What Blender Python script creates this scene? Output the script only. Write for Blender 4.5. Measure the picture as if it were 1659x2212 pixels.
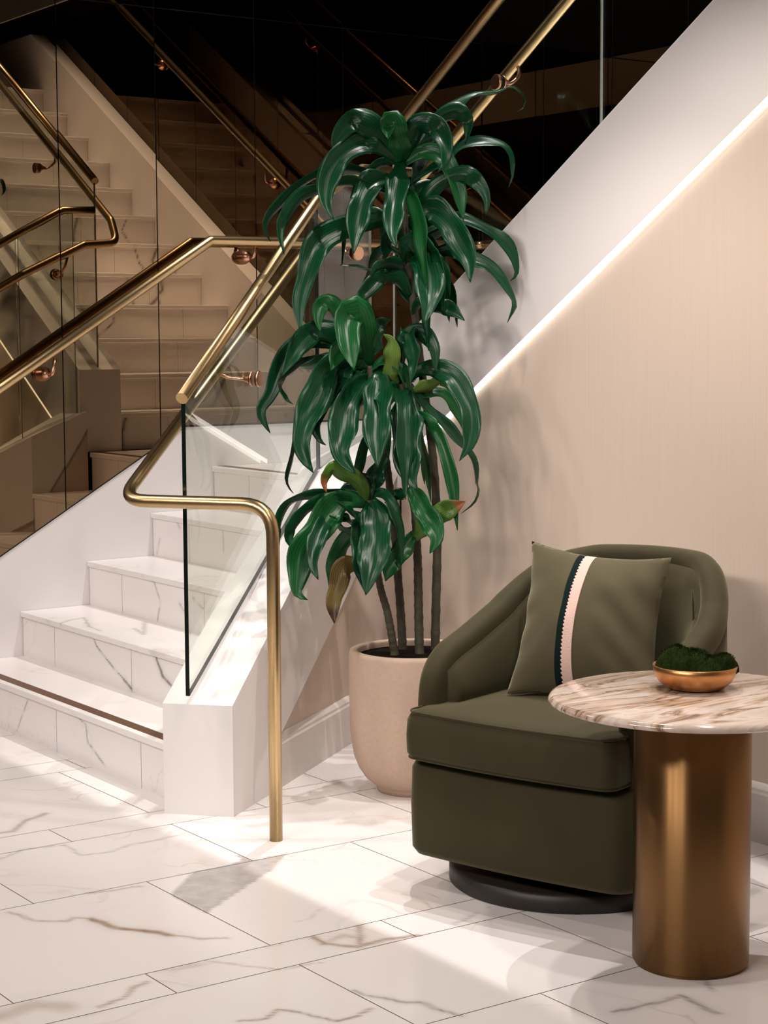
import bpy, bmesh, math, random
import numpy as np
from mathutils import Vector, Matrix, noise

for o in list(bpy.data.objects):
    bpy.data.objects.remove(o, do_unlink=True)
scene = bpy.context.scene
col = scene.collection
random.seed(7)

# ------------------------------------------------------------------ camera
az, pitch, roll, FPX = 2.5325, 0.0951, -0.0052, 3956.7
fw = Vector((math.cos(az)*math.cos(pitch), math.sin(az)*math.cos(pitch), -math.sin(pitch)))
rt = Vector((math.sin(az), -math.cos(az), 0)); up = rt.cross(fw)
RT = math.cos(roll)*rt + math.sin(roll)*up
UP = -math.sin(roll)*rt + math.cos(roll)*up
cam_data = bpy.data.cameras.new('camera'); cam = bpy.data.objects.new('camera', cam_data); col.objects.link(cam)
M = Matrix((RT, UP, -fw)).transposed().to_4x4(); M.translation = Vector((6.1995, -2.4403, 1.3241))
cam.matrix_world = M
cam_data.sensor_fit = 'HORIZONTAL'; cam_data.sensor_width = 36; cam_data.lens = FPX/1659*36
cam_data.shift_y = -2.5/1659; cam_data.clip_end = 60; cam_data.clip_start = .05
scene.camera = cam

# ------------------------------------------------------------------ light and exposure
vs = scene.view_settings
vs.view_transform = 'Standard'; vs.look = 'None'; vs.gamma = 1; vs.use_curve_mapping = False
vs.exposure = 0.24
world = bpy.data.worlds.new('world'); scene.world = world; world.use_nodes = True
world.node_tree.nodes['Background'].inputs[0].default_value = (1, .8, .62, 1)
world.node_tree.nodes['Background'].inputs[1].default_value = .02

def spot(name, loc, target, power, color, size=70, blend=.3, radius=.02):
    d = bpy.data.lights.new(name, 'SPOT'); d.energy = power; d.color = color
    d.spot_size = math.radians(size); d.spot_blend = blend; d.shadow_soft_size = radius
    o = bpy.data.objects.new(name, d); col.objects.link(o); o.location = loc
    o.rotation_euler = (Vector(target)-Vector(loc)).to_track_quat('-Z', 'Y').to_euler()
    return o
def area(name, loc, target, power, color, sx, sy):
    d = bpy.data.lights.new(name, 'AREA'); d.energy = power; d.color = color
    d.shape = 'RECTANGLE'; d.size = sx; d.size_y = sy
    o = bpy.data.objects.new(name, d); col.objects.link(o); o.location = loc
    o.rotation_euler = (Vector(target)-Vector(loc)).to_track_quat('-Z', 'Y').to_euler()
    return o
WARM = (1, .90, .82); NEUT = (1, .96, .94)
# lamps high in the stair void; the edge of the ceiling slab cuts their pool on the floor
spot('void_light', (1.3, 1.2, 5.0), (1.2, .9, 0), 380, NEUT, 62, .35, .03)
spot('void_light', (2.9, 1.2, 5.0), (2.8, .3, 0), 265, NEUT, 46, .35, .015)
spot('void_light', (.55, .75, 5.0), (.6, .6, 0), 120, NEUT, 44, .5, .08)
flight_fill = area('void_light', (2.7, 1.9, 5.05), (2.7, 1.85, 1.8), 30, NEUT, 2.6, .15); flight_fill.data.spread = math.radians(34)  # added area light, brightens the upper steps for their mirror image
# downlights in the lobby ceiling
spot('downlight_lamp', (2.95, .28, 2.5), (2.95, .25, 0), 44, WARM, 145, .8, .03)
spot('downlight_lamp', (2.5, .3, 2.5), (2.5, .3, 0), 30, WARM, 105, .6, .03)
spot('downlight_lamp', (4.2, -.1, 2.5), (4.2, -.1, 0), 46, WARM, 155, .8, .04)
spot('downlight_lamp', (1.5, -.9, 2.5), (1.5, -.9, 0), 40, WARM, 120, .7, .03)
for lx, tx in ((2.6, 1.3), (3.4, 2.2), (4.2, 3.0), (5.0, 3.9)):  # added unseen fill spots, cones narrowed to keep them out of reflections
    spot('lobby_fill', (lx, -3.1, 2.5), (tx, .3, .55), 150, (1, .915, .87), 66, .75, .25)
spot('lobby_fill', (.9, -2.0, 2.5), (.8, .3, .4), 130, (1, .915, .87), 74, .8, .25)  # one more added fill spot, towards the stair side

# ------------------------------------------------------------------ materials
def mat(name, color=(.8,.8,.8), rough=.5, metal=0, spec=.5, sheen=0, coat=0, bump=None, var=None, sheen_tint=(1,1,1)):
    m = bpy.data.materials.new(name); m.use_nodes = True
    nt = m.node_tree; b = nt.nodes['Principled BSDF']
    b.inputs['Base Color'].default_value = (*color, 1); b.inputs['Roughness'].default_value = rough
    b.inputs['Metallic'].default_value = metal; b.inputs['Specular IOR Level'].default_value = spec
    b.inputs['Sheen Weight'].default_value = sheen; b.inputs['Coat Weight'].default_value = coat
    b.inputs['Sheen Tint'].default_value = (*sheen_tint, 1); b.inputs['Sheen Roughness'].default_value = .4
    tc = nt.nodes.new('ShaderNodeTexCoord')
    def nz(scale, detail=4, stretch=None):
        n = nt.nodes.new('ShaderNodeTexNoise'); n.inputs['Scale'].default_value = scale; n.inputs['Detail'].default_value = detail
        if stretch:
            mp = nt.nodes.new('ShaderNodeMapping'); mp.inputs['Scale'].default_value = stretch
            nt.links.new(tc.outputs['Object'], mp.inputs[0]); nt.links.new(mp.outputs[0], n.inputs[0])
        else:
            nt.links.new(tc.outputs['Object'], n.inputs[0])
        return n
    if var:      # (scale, amount, stretch)
        n = nz(var[0], 5, var[2] if len(var) > 2 else None)
        mx = nt.nodes.new('ShaderNodeMix'); mx.data_type = 'RGBA'
        a = [max(0, c*(1-var[1])) for c in color]; c2 = [min(1, c*(1+var[1])) for c in color]
        mx.inputs[6].default_value = (*a, 1); mx.inputs[7].default_value = (*c2, 1)
        nt.links.new(n.outputs[0], mx.inputs[0]); nt.links.new(mx.outputs[2], b.inputs['Base Color'])
    if bump:     # (scale, strength, stretch)
        n = nz(bump[0], 3, bump[2] if len(bump) > 2 else None)
        bp = nt.nodes.new('ShaderNodeBump'); bp.inputs['Strength'].default_value = bump[1]; bp.inputs['Distance'].default_value = .002
        nt.links.new(n.outputs[0], bp.inputs['Height']); nt.links.new(bp.outputs[0], b.inputs['Normal'])
    return m

def marble(name, base, vein, warm, rough, scale=2.2, faint=.35):
    """white marble: faint cloudy veins from noise, drawn veins from the mesh attributes 'vein' and 'warm'"""
    m = bpy.data.materials.new(name); m.use_nodes = True
    nt = m.node_tree; N = nt.nodes; Lk = nt.links; b = N['Principled BSDF']
    b.inputs['Roughness'].default_value = rough; b.inputs['Specular IOR Level'].default_value = .5
    tc = N.new('ShaderNodeTexCoord')
    off = N.new('ShaderNodeAttribute'); off.attribute_name = 'tile'
    ad = N.new('ShaderNodeVectorMath'); ad.operation = 'ADD'
    Lk.new(tc.outputs['Object'], ad.inputs[0]); Lk.new(off.outputs['Vector'], ad.inputs[1])
    n1 = N.new('ShaderNodeTexNoise'); n1.inputs['Scale'].default_value = scale; n1.inputs['Detail'].default_value = 6; n1.inputs['Distortion'].default_value = 1.4
    Lk.new(ad.outputs[0], n1.inputs[0])
    # veins where the noise crosses its middle value
    s = N.new('ShaderNodeMath'); s.operation = 'SUBTRACT'; s.inputs[1].default_value = .5; Lk.new(n1.outputs[0], s.inputs[0])
    a = N.new('ShaderNodeMath'); a.operation = 'ABSOLUTE'; Lk.new(s.outputs[0], a.inputs[0])
    r = N.new('ShaderNodeMapRange'); r.inputs[1].default_value = 0; r.inputs[2].default_value = .022; r.inputs[3].default_value = faint; r.inputs[4].default_value = 0
    Lk.new(a.outputs[0], r.inputs[0])
    n2 = N.new('ShaderNodeTexNoise'); n2.inputs['Scale'].default_value = scale*.8; n2.inputs['Detail'].default_value = 2; Lk.new(ad.outputs[0], n2.inputs[0])
    r2 = N.new('ShaderNodeMapRange'); r2.inputs[1].default_value = .5; r2.inputs[2].default_value = .68; Lk.new(n2.outputs[0], r2.inputs[0])
    mu = N.new('ShaderNodeMath'); mu.operation = 'MULTIPLY'; Lk.new(r.outputs[0], mu.inputs[0]); Lk.new(r2.outputs[0], mu.inputs[1])
    cl = N.new('ShaderNodeMath'); cl.operation = 'MULTIPLY'; cl.inputs[1].default_value = .07; Lk.new(r2.outputs[0], cl.inputs[0])
    su = N.new('ShaderNodeMath'); su.operation = 'ADD'; Lk.new(mu.outputs[0], su.inputs[0]); Lk.new(cl.outputs[0], su.inputs[1])
    va = N.new('ShaderNodeAttribute'); va.attribute_name = 'vein'
    wa = N.new('ShaderNodeAttribute'); wa.attribute_name = 'warm'
    m1 = N.new('ShaderNodeMix'); m1.data_type = 'RGBA'; m1.inputs[6].default_value = (*base, 1); m1.inputs[7].default_value = (*warm, 1); Lk.new(su.outputs[0], m1.inputs[0])
    n3 = N.new('ShaderNodeTexNoise'); n3.inputs['Scale'].default_value = 26; n3.inputs['Detail'].default_value = 4; Lk.new(ad.outputs[0], n3.inputs[0])
    r3 = N.new('ShaderNodeMapRange'); r3.inputs[1].default_value = .3; r3.inputs[2].default_value = .7; r3.inputs[3].default_value = .75; r3.inputs[4].default_value = 1.1; Lk.new(n3.outputs[0], r3.inputs[0])
    v2 = N.new('ShaderNodeMath'); v2.operation = 'MULTIPLY'; v2.use_clamp = True; Lk.new(va.outputs['Fac'], v2.inputs[0]); Lk.new(r3.outputs[0], v2.inputs[1])
    w2 = N.new('ShaderNodeMath'); w2.operation = 'MULTIPLY'; w2.use_clamp = True; Lk.new(wa.outputs['Fac'], w2.inputs[0]); Lk.new(r3.outputs[0], w2.inputs[1])
    m2 = N.new('ShaderNodeMix'); m2.data_type = 'RGBA'; m2.inputs[7].default_value = (*vein, 1); Lk.new(m1.outputs[2], m2.inputs[6]); Lk.new(v2.outputs[0], m2.inputs[0])
    m3 = N.new('ShaderNodeMix'); m3.data_type = 'RGBA'; m3.inputs[7].default_value = (.28,.17,.09,1); Lk.new(m2.outputs[2], m3.inputs[6]); Lk.new(w2.outputs[0], m3.inputs[0])
    Lk.new(m3.outputs[2], b.inputs['Base Color'])
    return m

def glass_mat():
    m = bpy.data.materials.new('clear_glass'); m.use_nodes = True
    nt = m.node_tree; N = nt.nodes; N.remove(N['Principled BSDF'])
    out = N['Material Output']; tr = N.new('ShaderNodeBsdfTransparent'); tr.inputs[0].default_value = (.93,.955,.93,1)
    gl = N.new('ShaderNodeBsdfGlossy'); gl.inputs['Roughness'].default_value = .0; gl.inputs[0].default_value = (1,1,1,1)
    lw = N.new('ShaderNodeLayerWeight'); lw.inputs[0].default_value = .5     # facing = 1 - |cos|
    pw = N.new('ShaderNodeMath'); pw.operation = 'POWER'; pw.inputs[1].default_value = 5; nt.links.new(lw.outputs['Facing'], pw.inputs[0])
    fr = N.new('ShaderNodeMapRange'); fr.inputs[3].default_value = .045; fr.inputs[4].default_value = 1; nt.links.new(pw.outputs[0], fr.inputs[0])
    mx = N.new('ShaderNodeMixShader'); nt.links.new(fr.outputs[0], mx.inputs[0])
    nt.links.new(tr.outputs[0], mx.inputs[1]); nt.links.new(gl.outputs[0], mx.inputs[2]); nt.links.new(mx.outputs[0], out.inputs[0])
    return m
def mirror_mat(name='bronze_mirror', tint=(.235,.165,.10,1)):
    m = bpy.data.materials.new(name); m.use_nodes = True
    nt = m.node_tree; N = nt.nodes; N.remove(N['Principled BSDF'])
    gl = N.new('ShaderNodeBsdfGlossy'); gl.inputs['Roughness'].default_value = .0; gl.inputs[0].default_value = tint
    nt.links.new(gl.outputs[0], N['Material Output'].inputs[0]); return m
def emit(name, color, strength):
    m = bpy.data.materials.new(name); m.use_nodes = True
    nt = m.node_tree; N = nt.nodes; N.remove(N['Principled BSDF']); e = N.new('ShaderNodeEmission')
    e.inputs[0].default_value = (*color, 1); e.inputs[1].default_value = strength
    nt.links.new(e.outputs[0], N['Material Output'].inputs[0]); return m

WHITE = mat('white_paint', (.78,.745,.73), .55, bump=(60,.008))
PAPER = mat('beige_wallpaper', (.60,.49,.41), .8, bump=(90,.25,(4,4,.25)), var=(30,.05,(5,5,.12)))
SKIRT = mat('skirting_paint', (.74,.68,.64), .45)
DARK = mat('unlit_dark_plaster', (.012,.010,.008), .8)  # near-black base stands in for the unlit upper storey
TAUPE = mat('taupe_plaster', (.16,.12,.09), .8)
MARBLE = marble('calacatta_floor', (.79,.745,.725), (.30,.27,.26), (.40,.32,.27), .17)
STEPM = marble('calacatta_step', (.80,.755,.735), (.13,.10,.075), (.50,.42,.36), .22, 3.0, .3)
GROUT = mat('grout', (.22,.13,.08), .8)
BRASS = mat('brushed_brass', (.52,.37,.19), .30, 1, bump=(300,.05,(1,1,.1)))
COPPER = mat('copper_disc', (.66,.36,.23), .30, 1)
STRIPM = mat('bronze_strip', (.16,.065,.025), .45, .6)
MIRROR = mirror_mat(); MIRROR2 = mirror_mat('dimmed_bronze_mirror', (.12,.085,.055,1)); GLASS = glass_mat()  # second mirror's tint is darkened to dim the double reflections
GEDGE = mat('glass_edge', (.004,.008,.006), .15, spec=.6)
GEDGE2 = mat('pale_glass_edge', (.30,.33,.29), .12, spec=.8)
LED = emit('led_light', (1,.93,.84), 3.2)
CEIL = mat('ceiling_paint', (.02,.016,.012), .8)
BLACK = mat('black_joint', (.006,.005,.004), .5)

# ------------------------------------------------------------------ helpers
def link(o, parent=None):
    col.objects.link(o)
    if parent is not None: o.parent = parent
    return o
def meshobj(name, verts, faces, m, parent=None, smooth=False, mats=None, fm=None):
    me = bpy.data.meshes.new(name); me.from_pydata([tuple(v) for v in verts], [], faces); me.update()
    for x in (mats or [m]): me.materials.append(x)
    if fm is not None:
        for p, k in zip(me.polygons, fm): p.material_index = k
    if smooth:
        for p in me.polygons: p.use_smooth = True
    return link(bpy.data.objects.new(name, me), parent)
def props(o, label=None, cat=None, group=None, kind=None):
    if label: o['label'] = label
    if cat: o['category'] = cat
    if group: o['group'] = group
    if kind: o['kind'] = kind
    return o
def empty(name, loc=(0,0,0), rz=0):
    o = bpy.data.objects.new(name, None); o.location = loc; o.rotation_euler = (0,0,rz); o.empty_display_size = .1
    return link(o)
class Geo:
    def __init__(s): s.v = []; s.f = []
    def box(s, a, b):
        (x0,y0,z0),(x1,y1,z1) = a, b; n = len(s.v)
        s.v += [(x0,y0,z0),(x1,y0,z0),(x1,y1,z0),(x0,y1,z0),(x0,y0,z1),(x1,y0,z1),(x1,y1,z1),(x0,y1,z1)]
        s.f += [tuple(n+i for i in q) for q in ((0,3,2,1),(4,5,6,7),(0,1,5,4),(1,2,6,5),(2,3,7,6),(3,0,4,7))]; return s
    def prism(s, poly, d):
        """planar polygon (3-D points) pushed along the vector d"""
        n = len(s.v); k = len(poly); d = Vector(d)
        s.v += [tuple(p) for p in poly] + [tuple(Vector(p)+d) for p in poly]
        s.f.append(tuple(n+i for i in range(k))); s.f.append(tuple(n+k+i for i in reversed(range(k))))
        for i in range(k): j = (i+1) % k; s.f.append((n+i, n+k+i, n+k+j, n+j))
        return s
    def hexa(s, bot, top):
        """loft between two rings with the same number of points"""
        n = len(s.v); k = len(bot); s.v += [tuple(p) for p in bot] + [tuple(p) for p in top]
        s.f.append(tuple(n+i for i in reversed(range(k)))); s.f.append(tuple(n+k+i for i in range(k)))
        for i in range(k): j = (i+1) % k; s.f.append((n+i, n+j, n+k+j, n+k+i))
        return s
    def grid(s, o, u, w, nu, nw):
        o, u, w = Vector(o), Vector(u), Vector(w); n = len(s.v)
        for j in range(nw+1):
            for i in range(nu+1): s.v.append(tuple(o + u*(i/nu) + w*(j/nw)))
        for j in range(nw):
            for i in range(nu):
                a = n + j*(nu+1) + i; s.f.append((a, a+1, a+nu+2, a+nu+1))
        return s
    def make(s, name, m, parent=None, smooth=False, bevel=0, fix=True, **k):
        o = meshobj(name, s.v, s.f, m, parent, smooth, **k)
        if fix:
            b = bmesh.new(); b.from_mesh(o.data); bmesh.ops.recalc_face_normals(b, faces=b.faces); b.to_mesh(o.data); b.free()
        if bevel:
            md = o.modifiers.new('bevel', 'BEVEL'); md.width = bevel; md.segments = 2; md.limit_method = 'ANGLE'
        return o
def attr_vec(o, vals, name='tile'):
    a = o.data.attributes.new(name, 'FLOAT_VECTOR', 'POINT')
    a.data.foreach_set('vector', np.asarray(vals, dtype=np.float32).ravel())
def draw_veins(o, lines, patch=None):
    me = o.data; n = len(me.vertices); co = np.empty(n*3, dtype=np.float64); me.vertices.foreach_get('co', co); co = co.reshape(-1,3)
    wob = np.array([noise.noise(Vector(c)*22)*.006 + noise.noise(Vector(c)*70)*.0025 for c in co]) if n < 400000 else np.zeros(n)
    wob2 = np.array([noise.noise(Vector(c)*24+Vector((9,3,5)))*.006 for c in co])
    P = co + np.stack([wob, wob2, wob*.4], 1)
    V = np.zeros(n); Wm = np.zeros(n)
    for pts, w, st, k in lines:
        pts = np.array(pts); d = np.full(n, 9.0)
        lo = pts.min(0)-.08; hi = pts.max(0)+.08
        sel = np.all((P > lo) & (P < hi), axis=1); Q = P[sel]
        if not len(Q): continue
        dd = np.full(len(Q), 9.0)
        for a, b in zip(pts[:-1], pts[1:]):
            ab = b-a; t = np.clip(((Q-a)@ab)/max(1e-9, ab@ab), 0, 1); dd = np.minimum(dd, np.linalg.norm(Q-(a+t[:,None]*ab), axis=1))
        val = min(1, st*1.45)*np.clip(1.3-dd/w, 0, 1)
        T = Wm if k else V; T[sel] = np.maximum(T[sel], val)
        V[sel] = np.maximum(V[sel], st*.35*np.clip(1-dd/(w*3.5), 0, 1))
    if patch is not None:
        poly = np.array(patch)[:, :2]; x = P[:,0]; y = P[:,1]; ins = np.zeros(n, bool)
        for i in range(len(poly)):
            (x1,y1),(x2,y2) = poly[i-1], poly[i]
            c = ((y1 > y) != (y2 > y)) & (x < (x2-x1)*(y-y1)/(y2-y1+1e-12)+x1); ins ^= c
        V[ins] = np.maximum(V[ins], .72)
    for nm, arr in (('vein', V), ('warm', Wm)):
        a = me.attributes.new(nm, 'FLOAT', 'POINT'); a.data.foreach_set('value', arr.astype(np.float32))

def fillet(pts, rad):
    pts = [Vector(p) for p in pts]; out = [pts[0]]
    for i in range(1, len(pts)-1):
        p = pts[i]; a = (pts[i-1]-p); b = (pts[i+1]-p); r = rad[i-1] if isinstance(rad, (list, tuple)) else rad
        la, lb = a.length, b.length; a.normalize(); b.normalize()
        ang = a.angle(b); t = min(r/max(.05, math.tan(ang/2)), la*.48, lb*.48)
        if t < .004: out.append(p); continue
        p0, p1 = p+a*t, p+b*t
        for k in range(9):
            u = k/8; out.append(p0*(1-u)**2 + p*2*u*(1-u)*(1 if ang > 1.9 else 1) + p1*u**2)
    out.append(pts[-1]); return out
def tube(name, pts, r, m, parent=None, seg=20, radii=None, caps=True):
    pts = [Vector(p) for p in pts]; n = len(pts); V = []; F = []
    T = [(pts[min(i+1,n-1)]-pts[max(i-1,0)]).normalized() for i in range(n)]
    ref = Vector((0,0,1)) if abs(T[0].z) < .9 else Vector((1,0,0))
    u = T[0].cross(ref).normalized()
    for i in range(n):
        u = (u - T[i]*u.dot(T[i])).normalized(); w = T[i].cross(u)
        rr = radii[i] if radii else r
        for k in range(seg):
            a = 2*math.pi*k/seg; V.append(pts[i] + (u*math.cos(a)+w*math.sin(a))*rr)
    for i in range(n-1):
        for k in range(seg):
            j = (k+1) % seg; F.append((i*seg+k, i*seg+j, (i+1)*seg+j, (i+1)*seg+k))
    ns = len(F)
    if caps: F.append(tuple(reversed(range(seg)))); F.append(tuple((n-1)*seg+k for k in range(seg)))
    o = meshobj(name, V, F, m, parent)
    for p in o.data.polygons[:ns]: p.use_smooth = True
    b = bmesh.new(); b.from_mesh(o.data); bmesh.ops.recalc_face_normals(b, faces=b.faces); b.to_mesh(o.data); b.free()
    return o
def lathe(name, prof, m, parent=None, loc=(0,0,0), seg=64, smooth=True):
    V = []; F = []
    for r, z in prof:
        for k in range(seg):
            a = 2*math.pi*k/seg; V.append((loc[0]+r*math.cos(a), loc[1]+r*math.sin(a), loc[2]+z))
    for i in range(len(prof)-1):
        for k in range(seg):
            j = (k+1) % seg; F.append((i*seg+k, i*seg+j, (i+1)*seg+j, (i+1)*seg+k))
    if prof[0][0] > 1e-5: F.append(tuple(reversed(range(seg))))
    if prof[-1][0] > 1e-5: F.append(tuple((len(prof)-1)*seg+k for k in range(seg)))
    o = meshobj(name, V, F, m, parent)
    b = bmesh.new(); b.from_mesh(o.data); bmesh.ops.remove_doubles(b, verts=b.verts, dist=1e-6); bmesh.ops.recalc_face_normals(b, faces=b.faces)
    for f in b.faces: f.smooth = smooth and len(f.verts) < 5
    b.to_mesh(o.data); b.free(); return o
def catmull(P, n):
    P = [Vector(p) for p in P]; Q = [P[0]*2-P[1]] + P + [P[-1]*2-P[-2]]; out = []
    L = [0]
    for a, b in zip(P[:-1], P[1:]): L.append(L[-1]+(b-a).length)
    for k in range(n+1):
        s = L[-1]*k/n; i = 0
        while i < len(P)-2 and s > L[i+1]: i += 1
        t = (s-L[i])/max(1e-9, L[i+1]-L[i]); p0,p1,p2,p3 = Q[i:i+4]
        out.append(.5*((2*p1)+(p2-p0)*t+(2*p0-5*p1+4*p2-p3)*t*t+(3*p1-p0-3*p2+p3)*t**3))
    return out
STEMS = [
([(1.911,0.586,0.407),(1.906,0.579,0.464),(1.897,0.570,0.532),(1.886,0.555,0.599),(1.876,0.546,0.680),(1.867,0.538,0.760),(1.860,0.534,0.854)],0.0105),
([(1.844,0.663,0.390),(1.838,0.661,0.503),(1.827,0.656,0.653),(1.816,0.651,0.790),(1.806,0.643,0.899),(1.799,0.634,0.981),(1.781,0.615,1.103),(1.765,0.602,1.238)],0.0115),
([(1.936,0.657,0.403),(1.921,0.665,0.553),(1.906,0.673,0.687),(1.889,0.676,0.821),(1.870,0.677,0.955),(1.849,0.676,1.090),(1.832,0.672,1.184)],0.0120),
([(1.907,0.735,0.391),(1.899,0.745,0.544),(1.890,0.756,0.707),(1.875,0.761,0.884),(1.857,0.757,1.033),(1.840,0.750,1.155),(1.823,0.742,1.278),(1.809,0.736,1.386),(1.791,0.730,1.522),(1.774,0.726,1.671),(1.759,0.726,1.820)],0.0120)]
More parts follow.
